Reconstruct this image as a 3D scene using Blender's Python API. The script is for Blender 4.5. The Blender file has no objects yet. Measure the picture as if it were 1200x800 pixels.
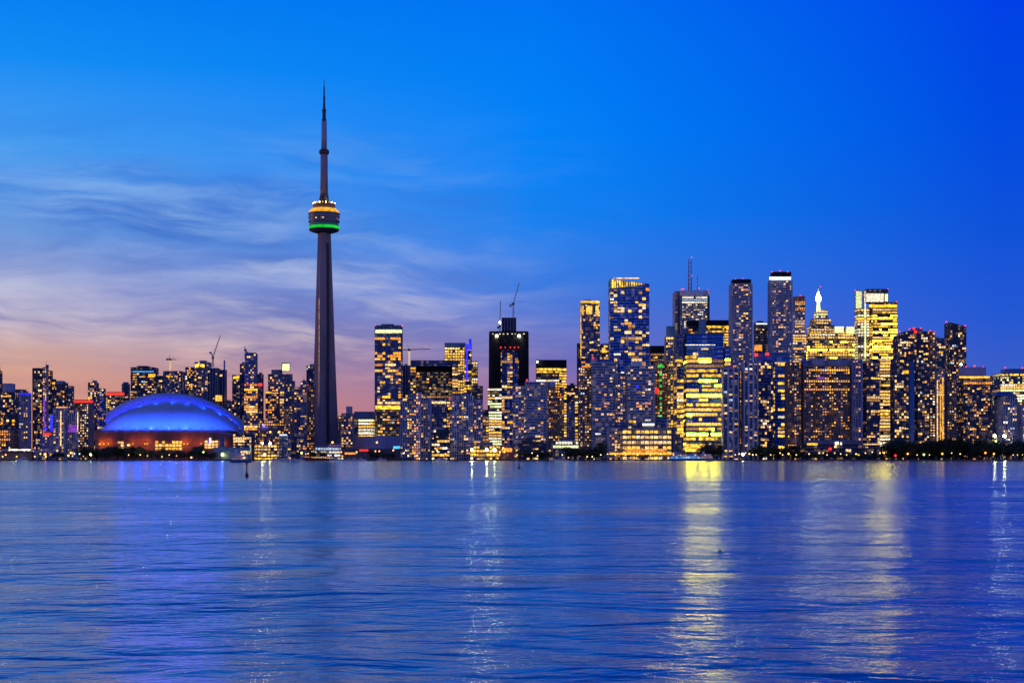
import bpy, bmesh, math, random
import numpy as np
from mathutils import Vector, Matrix

R = math.radians
SC = bpy.context.scene
COL = SC.collection
rng = random.Random(7)

# ------------------------------------------------------------------ camera
F = 1800.0          # focal length in photo pixels (1200 px wide)
CAMH = 3.0          # eye height over the water
HY = 536.5          # horizon row in the photo
cam_d = bpy.data.cameras.new('camera')
cam = bpy.data.objects.new('camera', cam_d)
COL.objects.link(cam)
cam.location = (0, 0, CAMH)
cam.rotation_euler = (R(90), 0, 0)
cam_d.sensor_width = 36.0
cam_d.lens = 36.0 * F / 1200.0
cam_d.shift_y = (HY - 400.0) / 1200.0
cam_d.clip_start = 0.5
cam_d.clip_end = 90000
SC.camera = cam

SC.view_settings.view_transform = 'Standard'
SC.view_settings.look = 'None'
SC.view_settings.exposure = 0.0
SC.view_settings.gamma = 1.0
SC.render.engine = 'CYCLES'
SC.cycles.use_denoising = True
SC.cycles.max_bounces = 6
SC.cycles.glossy_bounces = 3
SC.cycles.diffuse_bounces = 2
SC.cycles.caustics_reflective = False
SC.cycles.caustics_refractive = False
SC.cycles.sample_clamp_indirect = 50


def lin(r, g, b):
    f = lambda c: c / 12.92 if c <= 0.04045 else ((c + 0.055) / 1.055) ** 2.4
    return (f(r / 255.0), f(g / 255.0), f(b / 255.0), 1.0)


# ------------------------------------------------------------------ world
W = bpy.data.worlds.new('World')
SC.world = W
W.use_nodes = True
nt = W.node_tree
nt.nodes.clear()


class NT:
    """tiny helper to write node graphs as expressions"""
    def __init__(s, tree): s.t = tree
    def node(s, kind, **kw):
        n = s.t.nodes.new(kind)
        for k, v in kw.items(): setattr(n, k, v)
        return n
    def put(s, sock, v):
        if v is None: return
        if hasattr(v, 'is_linked') or isinstance(v, bpy.types.NodeSocket): s.t.links.new(v, sock)
        else: sock.default_value = v
    def m(s, op, a, b=None, c=None, clamp=False):
        n = s.node('ShaderNodeMath', operation=op); n.use_clamp = clamp
        s.put(n.inputs[0], a); s.put(n.inputs[1], b); s.put(n.inputs[2], c)
        return n.outputs[0]
    def mr(s, v, a, b, c=0.0, d=1.0, smooth=True):
        n = s.node('ShaderNodeMapRange')
        n.interpolation_type = 'SMOOTHSTEP' if smooth else 'LINEAR'
        for i, x in enumerate((v, a, b, c, d)): s.put(n.inputs[i], x)
        return n.outputs[0]
    def mix(s, f, a, b, bt='MIX'):
        n = s.node('ShaderNodeMix', data_type='RGBA', blend_type=bt)
        n.clamp_factor = True
        s.put(n.inputs[0], f); s.put(n.inputs[6], a); s.put(n.inputs[7], b)
        return n.outputs[2]
    def xyz(s, x, y, z):
        n = s.node('ShaderNodeCombineXYZ')
        for i, v in enumerate((x, y, z)): s.put(n.inputs[i], v)
        return n.outputs[0]
    def noise(s, vec, scale, detail=4.0, rough=0.5, dist=0.0, dims='3D'):
        n = s.node('ShaderNodeTexNoise', noise_dimensions=dims)
        s.put(n.inputs['Vector'], vec); n.inputs['Scale'].default_value = scale
        n.inputs['Detail'].default_value = detail; n.inputs['Roughness'].default_value = rough
        n.inputs['Distortion'].default_value = dist
        return n.outputs[0]
    def ramp(s, f, stops):
        n = s.node('ShaderNodeValToRGB')
        e = n.color_ramp.elements
        while len(e) < len(stops): e.new(0.5)
        for el, (p, c) in zip(e, stops): el.position = p; el.color = c
        s.put(n.inputs[0], f)
        return n.outputs[0]


w = NT(nt)
tc = w.node('ShaderNodeTexCoord')
sx = w.node('ShaderNodeSeparateXYZ'); nt.links.new(tc.outputs['Generated'], sx.inputs[0])
X, Y, Z = sx.outputs
az = w.m('MULTIPLY', w.m('ARCTAN2', X, Y), 180 / math.pi)            # degrees, 0 ahead, + right
hyp = w.m('SQRT', w.m('ADD', w.m('MULTIPLY', X, X), w.m('MULTIPLY', Y, Y)))
el = w.m('MULTIPLY', w.m('ARCTAN2', Z, hyp), 180 / math.pi)
el = w.m('MAXIMUM', el, 0.0)
e30 = w.m('DIVIDE', el, 30.0)
st = lambda L: [(d / 30.0, lin(*c)) for d, c in L]
left = w.ramp(e30, st([(0, (236, 146, 96)), (2.2, (226, 156, 120)), (3.8, (204, 164, 156)), (5.4, (172, 168, 204)),
                       (8, (112, 156, 222)), (11, (70, 156, 240)), (14, (18, 140, 244)), (17, (0, 122, 240)), (30, (0, 52, 150))]))
mid = w.ramp(e30, st([(0, (184, 108, 128)), (2.2, (148, 104, 158)), (4.0, (104, 112, 194)), (6.2, (62, 122, 222)),
                      (9, (14, 130, 242)), (12, (0, 130, 248)), (15, (0, 122, 244)), (17.5, (0, 112, 240)), (30, (0, 48, 145))]))
right = w.ramp(e30, st([(0, (94, 96, 180)), (3.0, (60, 94, 200)), (5.0, (36, 88, 212)), (8, (14, 82, 218)),
                        (12, (0, 74, 226)), (17, (0, 62, 232)), (30, (0, 30, 125))]))
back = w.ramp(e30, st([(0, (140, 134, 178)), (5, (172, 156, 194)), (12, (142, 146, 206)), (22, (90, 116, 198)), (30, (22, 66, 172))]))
fl = w.mr(az, -17.5, 1.0, 1.0, 0.0, smooth=False)
fr = w.mr(az, 1.0, 17.5, 0.0, 1.0, smooth=False)
base = w.mix(fl, mid, left)
base = w.mix(fr, base, right)
# long thin dusk clouds, lower part of the sky, thickest towards the afterglow
wob = w.noise(w.xyz(w.m('MULTIPLY', az, 0.10), w.m('MULTIPLY', el, 0.25), 3.1), 1.0, 3.0)
el2 = w.m('ADD', el, w.m('MULTIPLY', w.m('SUBTRACT', wob, 0.5), 3.2))
el2 = w.m('ADD', el2, w.m('MULTIPLY', az, 0.025))
n1 = w.noise(w.xyz(w.m('MULTIPLY', az, 0.085), w.m('MULTIPLY', el2, 0.62), 0.0), 1.0, 9.0, 0.62, 0.1)
n2 = w.noise(w.xyz(w.m('MULTIPLY', az, 0.075), w.m('MULTIPLY', el2, 0.55), 11.7), 1.0, 9.0, 0.62, 0.1)
azm = w.mr(az, 6.0, -11.0, 0.0, 1.0)
elm = w.m('MULTIPLY', w.mr(el, 1.2, 4.0), w.mr(el, 13.4, 8.6, 0.0, 1.0))
patchy = w.mr(w.noise(w.xyz(w.m('MULTIPLY', az, 0.11), w.m('MULTIPLY', el, 0.34), 21.0), 1.0, 4.0), 0.34, 0.56, 0.15, 1.0)
elm = w.m('MULTIPLY', elm, patchy)
lightm = w.m('MULTIPLY', w.m('MULTIPLY', w.mr(n1, 0.42, 0.66), azm), w.m('MULTIPLY', elm, 0.95))
darkm = w.m('MULTIPLY', w.m('MULTIPLY', w.mr(n2, 0.38, 0.64), azm), w.m('MULTIPLY', elm, 0.82))
ccol = w.ramp(e30, st([(0, (236, 160, 120)), (3.4, (226, 184, 170)), (5.2, (206, 198, 214)), (8, (150, 182, 232)), (12, (90, 164, 240))]))
dcol = w.ramp(e30, st([(0, (170, 112, 122)), (3.2, (150, 122, 158)), (5.0, (108, 118, 184)), (8, (62, 112, 200)), (12, (20, 110, 222))]))
base = w.mix(darkm, base, dcol)
base = w.mix(lightm, base, ccol)
absaz = w.m('ABSOLUTE', az)
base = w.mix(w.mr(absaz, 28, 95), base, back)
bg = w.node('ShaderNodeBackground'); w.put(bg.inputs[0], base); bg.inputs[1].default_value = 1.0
sky = w.node('ShaderNodeTexSky', sky_type='NISHITA'); sky.sun_disc = False
sky.sun_elevation = R(1.0); sky.sun_rotation = R(-80)
bg2 = w.node('ShaderNodeBackground'); nt.links.new(sky.outputs[0], bg2.inputs[0]); bg2.inputs[1].default_value = 0.0004
add = w.node('ShaderNodeAddShader'); nt.links.new(bg.outputs[0], add.inputs[0]); nt.links.new(bg2.outputs[0], add.inputs[1])
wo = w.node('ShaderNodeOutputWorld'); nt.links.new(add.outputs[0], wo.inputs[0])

# the sun has just gone: only a weak, soft, warm glow from low in the west
sd = bpy.data.lights.new('sun', 'SUN'); sd.energy = 0.5; sd.angle = R(20); sd.color = (1.0, 0.62, 0.48)
so = bpy.data.objects.new('sun', sd); COL.objects.link(so)
sdir = Vector((math.sin(R(-80)), math.cos(R(-80)), math.tan(R(1.0)))).normalized()
so.rotation_euler = (-sdir).to_track_quat('-Z', 'Y').to_euler()

# ------------------------------------------------------------------ helpers
def wx(px, D): return (px - 600.0) * D / F
def wz(py, D): return CAMH + (HY - py) * D / F
GZ = 1.2


def tag(o, label=None, cat=None, group=None, kind=None):
    if label: o['label'] = label
    if cat: o['category'] = cat
    if group: o['group'] = group
    if kind: o['kind'] = kind
    return o


def empty(name, loc, rz=0.0, label=None, cat=None, group=None):
    o = bpy.data.objects.new(name, None)
    o.empty_display_size = 1.0
    COL.objects.link(o); o.location = loc; o.rotation_euler = (0, 0, rz)
    return tag(o, label, cat, group)


def mesh_obj(name, verts, faces, mats, parent=None, idx=None, smooth=False):
    me = bpy.data.meshes.new(name)
    me.from_pydata(verts, [], faces)
    for m in (mats if isinstance(mats, (list, tuple)) else [mats]): me.materials.append(m)
    if idx is not None: me.polygons.foreach_set('material_index', idx)
    if smooth: me.polygons.foreach_set('use_smooth', [True] * len(me.polygons))
    me.update()
    o = bpy.data.objects.new(name, me); COL.objects.link(o)
    if parent is not None: o.parent = parent
    return o


class MB:
    """collects simple solids into one mesh"""
    def __init__(s): s.v = []; s.f = []
    def box(s, x0, x1, y0, y1, z0, z1):
        n = len(s.v)
        s.v += [(x0, y0, z0), (x1, y0, z0), (x1, y1, z0), (x0, y1, z0), (x0, y0, z1), (x1, y0, z1), (x1, y1, z1), (x0, y1, z1)]
        s.f += [tuple(n + i for i in q) for q in ((0, 3, 2, 1), (4, 5, 6, 7), (0, 1, 5, 4), (1, 2, 6, 5), (2, 3, 7, 6), (3, 0, 4, 7))]
        return s
    def tube(s, a, b, r0, r1=None, k=6):
        r1 = r0 if r1 is None else r1
        a, b = Vector(a), Vector(b); d = (b - a).normalized()
        u = d.orthogonal().normalized(); t = d.cross(u); n = len(s.v)
        for c, r in ((a, r0), (b, r1)):
            for i in range(k):
                an = 2 * math.pi * i / k
                p = c + (u * math.cos(an) + t * math.sin(an)) * r
                s.v.append(tuple(p))
        s.f += [(n + i, n + (i + 1) % k, n + k + (i + 1) % k, n + k + i) for i in range(k)]
        s.f += [tuple(n + i for i in reversed(range(k))), tuple(n + k + i for i in range(k))]
        return s
    def lathe(s, prof, k=32, cx=0, cy=0):
        n = len(s.v)
        for r, z in prof:
            for i in range(k):
                an = 2 * math.pi * i / k
                s.v.append((cx + r * math.cos(an), cy + r * math.sin(an), z))
        for j in range(len(prof) - 1):
            for i in range(k):
                a = n + j * k + i; b = n + j * k + (i + 1) % k
                s.f.append((a, b, b + k, a + k))
        s.f.append(tuple(n + i for i in reversed(range(k))))
        e = n + (len(prof) - 1) * k
        s.f.append(tuple(e + i for i in range(k)))
        return s
    def build(s, name, mat, parent=None, smooth=False):
        return mesh_obj(name, s.v, s.f, mat, parent, smooth=smooth)


# ------------------------------------------------------------------ materials
MATS = {}


def newmat(name):
    m = bpy.data.materials.new(name); m.use_nodes = True
    t = m.node_tree; t.nodes.clear()
    n = NT(t)
    out = n.node('ShaderNodeOutputMaterial')
    m.cycles.emission_sampling = 'NONE'
    return m, n, out


def solid(name, col, rough=0.7, metal=0.0, var=0.25, scale=0.15, ior=1.45):
    """weathered opaque surface: two scales of noise in value and roughness, with vertical streaks"""
    if name in MATS: return MATS[name]
    m, n, out = newmat(name)
    t = n.node('ShaderNodeTexCoord').outputs['Object']
    mp = n.node('ShaderNodeMapping'); n.put(mp.inputs[0], t); mp.inputs['Scale'].default_value = (1, 1, 0.25)
    a = n.noise(mp.outputs[0], scale, 5.0, 0.6)
    b = n.noise(t, scale * 9, 3.0)
    f = n.m('ADD', n.m('MULTIPLY', a, 0.7), n.m('MULTIPLY', b, 0.3))
    k = n.mr(f, 0.3, 0.7, 1.0 - var, 1.0 + var)
    c = n.mix(1.0, col + (1,) if len(col) == 3 else col, n.xyz(k, k, k), 'MULTIPLY')
    p = n.node('ShaderNodeBsdfPrincipled')
    n.put(p.inputs['Base Color'], c); n.put(p.inputs['Roughness'], n.mr(b, 0.2, 0.8, rough - 0.08, rough + 0.08))
    p.inputs['Metallic'].default_value = metal; p.inputs['IOR'].default_value = ior
    m.node_tree.links.new(p.outputs[0], out.inputs[0])
    MATS[name] = m
    return m


def glass(name, col, ior=1.9, rough=0.12, dim=0.5, bw=3.6, fh=3.3, dimcol=(1.0, 0.62, 0.28), thr=0.70, metal=0.0):
    """dark coated glazing: mirror-like panes each a touch different, some rooms faintly lit from inside"""
    if name in MATS: return MATS[name]
    m, n, out = newmat(name)
    t = n.node('ShaderNodeTexCoord').outputs['Object']
    s = n.node('ShaderNodeSeparateXYZ'); n.put(s.inputs[0], t)
    oi = n.node('ShaderNodeObjectInfo').outputs['Random']
    u = n.m('FLOOR', n.m('DIVIDE', n.m('ADD', s.outputs[0], s.outputs[1]), bw))
    v = n.m('FLOOR', n.m('DIVIDE', s.outputs[2], fh))
    cell = n.xyz(u, v, n.m('MULTIPLY', oi, 91.0))
    wn = n.node('ShaderNodeTexWhiteNoise', noise_dimensions='3D'); n.put(wn.inputs[0], cell)
    r1 = wn.outputs[0]
    rc = n.node('ShaderNodeSeparateXYZ'); n.put(rc.inputs[0], wn.outputs[1])
    k = n.mr(rc.outputs[0], 0, 1, 0.55, 1.5, smooth=False)
    c = n.mix(1.0, col + (1,), n.xyz(k, k, k), 'MULTIPLY')
    p = n.node('ShaderNodeBsdfPrincipled')
    n.put(p.inputs['Base Color'], c); p.inputs['IOR'].default_value = ior; p.inputs['Metallic'].default_value = metal
    n.put(p.inputs['Roughness'], n.mr(rc.outputs[1], 0, 1, rough * 0.6, rough * 1.8, smooth=False))
    # each pane is set a fraction of a degree off its neighbour, so reflections break up
    nz = n.node('ShaderNodeNormalMap') if False else None
    g = n.node('ShaderNodeNewGeometry')
    jit = n.node('ShaderNodeVectorMath', operation='MULTIPLY_ADD')
    n.put(jit.inputs[0], wn.outputs[1]); jit.inputs[1].default_value = (0.05, 0.05, 0.05); n.put(jit.inputs[2], g.outputs['Normal'])
    nn = n.node('ShaderNodeVectorMath', operation='NORMALIZE'); n.put(nn.inputs[0], jit.outputs[0])
    n.put(p.inputs['Normal'], nn.outputs[0])
    gl = n.noise(n.node('ShaderNodeTexCoord').outputs['Object'], 0.9, 2.0)
    e = n.m('MULTIPLY', n.m('MULTIPLY', n.mr(r1, thr, 1.0, 0.0, 1.0), dim), n.mr(gl, 0.3, 0.7, 0.3, 1.2))
    n.put(p.inputs['Emission Color'], dimcol + (1,)); n.put(p.inputs['Emission Strength'], e)
    m.node_tree.links.new(p.outputs[0], out.inputs[0])
    MATS[name] = m
    return m


def glow(name, col, strength, var=0.6, scale=0.55):
    """a lit interior or lamp; uneven as rooms are (ceiling lights, furniture, blinds)"""
    if name in MATS: return MATS[name]
    m, n, out = newmat(name)
    pos = n.node('ShaderNodeNewGeometry').outputs['Position']
    a = n.noise(pos, scale, 2.0)
    oi = n.node('ShaderNodeObjectInfo').outputs['Random']
    k = n.m('MULTIPLY', n.mr(a, 0.32, 0.68, 1 - var, 1 + var), n.mr(oi, 0, 1, 0.6, 1.3, smooth=False))
    e = n.node('ShaderNodeEmission')
    n.put(e.inputs[0], col + (1,)); n.put(e.inputs[1], n.m('MULTIPLY', k, strength))
    m.node_tree.links.new(e.outputs[0], out.inputs[0])
    MATS[name] = m
    return m


PALE = solid('concrete_pale', (0.50, 0.49, 0.52), 0.75)
WHITE = solid('concrete_white', (0.66, 0.65, 0.66), 0.7)
GREY = solid('concrete_grey', (0.33, 0.33, 0.38), 0.75)
BROWN = solid('concrete_brown', (0.30, 0.22, 0.18), 0.8)
DARK = solid('dark_metal', (0.065, 0.068, 0.09), 0.5)
BLACK = solid('black_mesh', (0.006, 0.006, 0.007), 0.9)
SLATE = solid('slate_panel', (0.13, 0.16, 0.25), 0.5)
BLUEP = solid('blue_panel', (0.06, 0.14, 0.34), 0.35, ior=1.8)
TEALP = solid('teal_panel', (0.16, 0.30, 0.36), 0.5)
BRICK = solid('red_brick', (0.30, 0.12, 0.09), 0.85)
BEIGE = solid('beige_stone', (0.42, 0.34, 0.24), 0.8)
STEEL = solid('painted_steel', (0.35, 0.34, 0.36), 0.5)
LAV = solid('precast_lavender', (0.42, 0.38, 0.46), 0.8)

G_DARK = glass('glass_dark', (0.05, 0.08, 0.16), 1.8, 0.14, 0.2, metal=0.45)
G_CONDO = glass('glass_condo', (0.05, 0.085, 0.19), 2.0, 0.14, 0.22, metal=0.4)
G_BLUE = glass('glass_blue', (0.07, 0.25, 0.74), 1.6, 0.10, 0.10, metal=0.75)
G_VIVID = glass('glass_vivid_blue', (0.04, 0.26, 0.82), 1.6, 0.10, 0.04, bw=6, fh=12, metal=0.8)
G_STEEL = glass('glass_steel', (0.09, 0.16, 0.32), 1.8, 0.12, 0.14, metal=0.5)
G_TEAL = glass('glass_teal', (0.03, 0.12, 0.17), 1.8, 0.12, 0.16, metal=0.5)
G_OFFICE = glass('glass_office', (0.02, 0.022, 0.03), 1.7, 0.14, 0.42, dimcol=(1.0, 0.66, 0.20), thr=0.5)
G_AMBER = glass('glass_amber', (0.02, 0.018, 0.02), 1.6, 0.16, 0.26, dimcol=(1.0, 0.42, 0.10), thr=0.55)

E = {
    'warm':   glow('light_warm',   (1.0, 0.60, 0.24), 1.25),
    'yellow': glow('light_yellow', (1.0, 0.52, 0.09), 1.35),
    'orange': glow('light_orange', (1.0, 0.34, 0.05), 1.15),
    'white':  glow('light_white',  (1.0, 0.86, 0.62), 1.35),
    'cool':   glow('light_cool',   (0.62, 0.80, 1.0), 0.8),
    'dim':    glow('light_dim',    (1.0, 0.50, 0.18), 0.40),
    'gold':   glow('light_gold',   (1.0, 0.52, 0.05), 1.5, 0.75, 0.22),
    'blaze':  glow('light_blaze',  (1.0, 0.64, 0.012), 46.0, 0.7, 0.22),
    'lime':   glow('light_lime',   (0.86, 0.95, 0.42), 1.5, 0.35),
    'beam':   glow('light_beacon', (1.0, 0.95, 0.50), 60.0, 0.1),
    'red':    glow('light_red',    (1.0, 0.03, 0.02), 1.6, 0.4),
    'redlamp': glow('light_red_lamp', (1.0, 0.03, 0.03), 2.6, 0.1),
    'blue':   glow('light_blue',   (0.03, 0.03, 1.0), 1.3, 0.4),
    'sky':    glow('light_skyblue', (0.08, 0.45, 1.0), 1.2, 0.4),
    'green':  glow('light_green',  (0.03, 0.85, 0.12), 1.0, 0.3),
    'amber':  glow('light_amber',  (1.0, 0.42, 0.02), 1.7, 0.5),
    'lampw':  glow('lamp_white',   (1.0, 0.90, 0.62), 26.0, 0.0),
    'lampy':  glow('lamp_yellow',  (1.0, 0.78, 0.20), 30.0, 0.0),
    'flood':  glow('lamp_flood',   (1.0, 0.80, 0.30), 110.0, 0.0),
    'lamps':  glow('lamp_soft',    (1.0, 0.66, 0.24), 3.0, 0.0),
    'lampo':  glow('lamp_orange',  (1.0, 0.36, 0.04), 6.0, 0.0),
    'lampg':  glow('lamp_green',   (0.65, 1.0, 0.25), 5.0, 0.0),
    'lampb':  glow('lamp_blue',    (0.05, 0.06, 1.0), 8.0, 0.0),
    'icy':    glow('light_icy',    (0.82, 0.92, 1.0), 1.25, 0.15),
    'violet': glow('light_violet', (0.42, 0.10, 0.9), 0.5, 0.5),
}
PAL = {
    'condo':  [('warm', 28), ('yellow', 16), ('orange', 20), ('amber', 8), ('white', 5), ('dim', 18), ('cool', 2)],
    'amber':  [('orange', 34), ('amber', 14), ('warm', 26), ('dim', 20), ('yellow', 6)],
    'office': [('yellow', 40), ('warm', 24), ('white', 10), ('gold', 12), ('dim', 14)],
    'gold':   [('gold', 60), ('yellow', 28), ('warm', 8), ('white', 4)],
    'tall':   [('blaze', 30), ('gold', 38), ('yellow', 18), ('warm', 6), ('dim', 8)],
    'blaze':  [('blaze', 22), ('gold', 40), ('yellow', 16), ('warm', 8), ('dim', 14)],
    'pale':   [('warm', 40), ('white', 12), ('yellow', 24), ('dim', 20), ('cool', 2), ('orange', 6)],
    'lime':   [('lime', 40), ('yellow', 30), ('white', 20), ('warm', 10)],
    'white':  [('white', 60), ('warm', 30), ('cool', 10)],
    'red':    [('red', 1)],
}
UNIT = {}


def unit(key, name='window'):
    """a 1 x 1 x 1 block, shared by every lit pane of one colour"""
    if (key, name) not in UNIT:
        b = MB().box(-.5, .5, -.5, .5, -.5, .5)
        me = bpy.data.meshes.new(name); me.from_pydata(b.v, [], b.f); me.materials.append(E[key]); me.update()
        UNIT[(key, name)] = me
    return UNIT[(key, name)]


def pane(key, loc, size, rz, parent, name='window'):
    o = bpy.data.objects.new(name, unit(key, name)); COL.objects.link(o)
    o.parent = parent; o.location = loc; o.scale = size; o.rotation_euler = (0, 0, rz)
    return o


# ------------------------------------------------------------------ facade styles
#      bay, pier, floor, slab, glass recess, slab recess, (slab, pier, glass)
ST = {
    'condo_white': (4.4, 0.75, 3.2, 1.05, 1.0, 0.0, (WHITE, WHITE, G_CONDO)),
    'condo_grid':  (4.0, 0.8, 3.3, 0.8, 0.9, 0.06, (PALE, WHITE, G_CONDO)),
    'condo_pale':  (4.4, 0.9, 3.2, 1.1, 1.0, 0.1, (PALE, PALE, G_CONDO)),
    'condo_lav':   (4.0, 1.2, 3.2, 1.1, 0.8, 0.1, (LAV, LAV, G_DARK)),
    'condo_grey':  (4.2, 0.6, 3.2, 0.8, 0.9, 0.1, (GREY, GREY, G_CONDO)),
    'condo_dark':  (4.0, 0.4, 3.2, 0.6, 0.6, 0.1, (SLATE, DARK, G_DARK)),
    'condo_brown': (4.0, 1.0, 3.2, 1.2, 0.9, 0.1, (BROWN, BROWN, G_AMBER)),
    'condo_steel': (3.8, 0.35, 3.2, 0.6, 0.5, 0.06, (SLATE, GREY, G_STEEL)),
    'condo_teal':  (4.0, 0.4, 3.2, 0.7, 0.6, 0.1, (SLATE, SLATE, G_TEAL)),
    'balcony':     (5.0, 0.5, 3.2, 1.15, 1.4, 0.0, (WHITE, PALE, G_CONDO)),
    'office':      (3.2, 0.25, 4.0, 1.4, 0.3, 0.06, (SLATE, DARK, G_OFFICE)),
    'office_dark': (3.2, 0.3, 4.0, 1.5, 0.3, 0.05, (DARK, DARK, G_DARK)),
    'office_pale': (3.2, 0.5, 3.9, 1.6, 0.4, 0.05, (PALE, WHITE, G_OFFICE)),
    'office_gold': (3.8, 0.9, 4.0, 1.5, 0.4, 0.06, (BEIGE, BEIGE, G_OFFICE)),
    'curtain':     (3.6, 0.28, 3.8, 0.5, 0.3, 0.2, (BLUEP, STEEL, G_BLUE)),
    'curtain_dark': (3.6, 0.2, 3.8, 0.7, 0.3, 0.15, (SLATE, SLATE, G_STEEL)),
    'vivid':       (3.6, 0.2, 4.0, 0.35, 0.2, 0.15, (BLUEP, BLUEP, G_VIVID)),
    'fins':        (6.2, 2.5, 3.1, 0.9, 1.3, 1.15, (GREY, WHITE, G_DARK)),
    'wall_pale':   (400, 0.4, 400, 1.0, 0.2, 0.0, (PALE, PALE, PALE)),
    'wall_white':  (400, 0.4, 400, 1.0, 0.2, 0.0, (WHITE, WHITE, WHITE)),
    'wall_grey':   (400, 0.4, 400, 1.0, 0.2, 0.0, (GREY, GREY, GREY)),
    'wall_lav':    (400, 0.4, 400, 1.0, 0.2, 0.0, (LAV, LAV, LAV)),
    'wall_dark':   (400, 0.4, 400, 1.0, 0.2, 0.0, (DARK, DARK, DARK)),
    'wall_slate':  (400, 0.4, 400, 1.0, 0.2, 0.0, (SLATE, SLATE, SLATE)),
    'wall_black':  (400, 0.4, 400, 1.0, 0.2, 0.0, (BLACK, BLACK, BLACK)),
    'wall_blue':   (400, 0.4, 400, 1.0, 0.2, 0.0, (BLUEP, BLUEP, BLUEP)),
    'wall_teal':   (400, 0.4, 400, 1.0, 0.2, 0.0, (TEALP, TEALP, TEALP)),
    'wall_brick':  (400, 0.4, 400, 1.0, 0.2, 0.0, (BRICK, BRICK, BRICK)),
    'wall_beige':  (400, 0.4, 400, 1.0, 0.2, 0.0, (BEIGE, BEIGE, BEIGE)),
    'wall_brown':  (400, 0.4, 400, 1.0, 0.2, 0.0, (BROWN, BROWN, BROWN)),
    'raw':         (4.2, 0.9, 3.4, 0.5, 1.8, 0.0, (GREY, GREY, BLACK)),
}

LP = 1.2
COVER = []          # (D, x0, x1, ytop) of every block built, for leaving out what stands hidden
BLDS = []           # deferred buildings


class Bld:
    def __init__(s, name, label, cat, D, tiers, group=None, lights=(), extra=None):
        s.name, s.label, s.cat, s.D, s.tiers, s.group, s.lights, s.extra = name, label, cat, D, tiers, group, lights, extra
        for t in tiers:
            COVER.append((D + t.get('dy', 0), t['x'][0], t['x'][1], t['y'] if 'slope' not in t else max(t['y'], t['slope'])))
        BLDS.append(s)


def T(x0, x1, y, st, yb=None, dy=0.0, d=None, lit=None, part='tower_block', slope=None, taper=0.0, cut=0.0, vis=None, **kw):
    t = dict(x=(x0, x1), y=y, st=st, yb=yb, dy=dy, d=d, lit=lit, part=part, taper=taper, cut=cut, vis=vis)
    if slope is not None: t['slope'] = slope
    t.update(kw)
    return t


def covered(D, px, py, margin):
    for (d, a, b, yt) in COVER:
        if d < D - 8 and a + margin < px < b - margin and py > yt + margin: return True
    return False


def fit_box(x0, x1, D, d):
    """world left and right of a block whose silhouette in the photo runs x0..x1: the far edge of its visible flank sets one side"""
    if x0 > 600: xl = wx(x0, D + d)
    else: xl = wx(x0, D)
    if x1 < 600: xr = wx(x1, D + d)
    else: xr = wx(x1, D)
    return xl, xr


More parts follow.
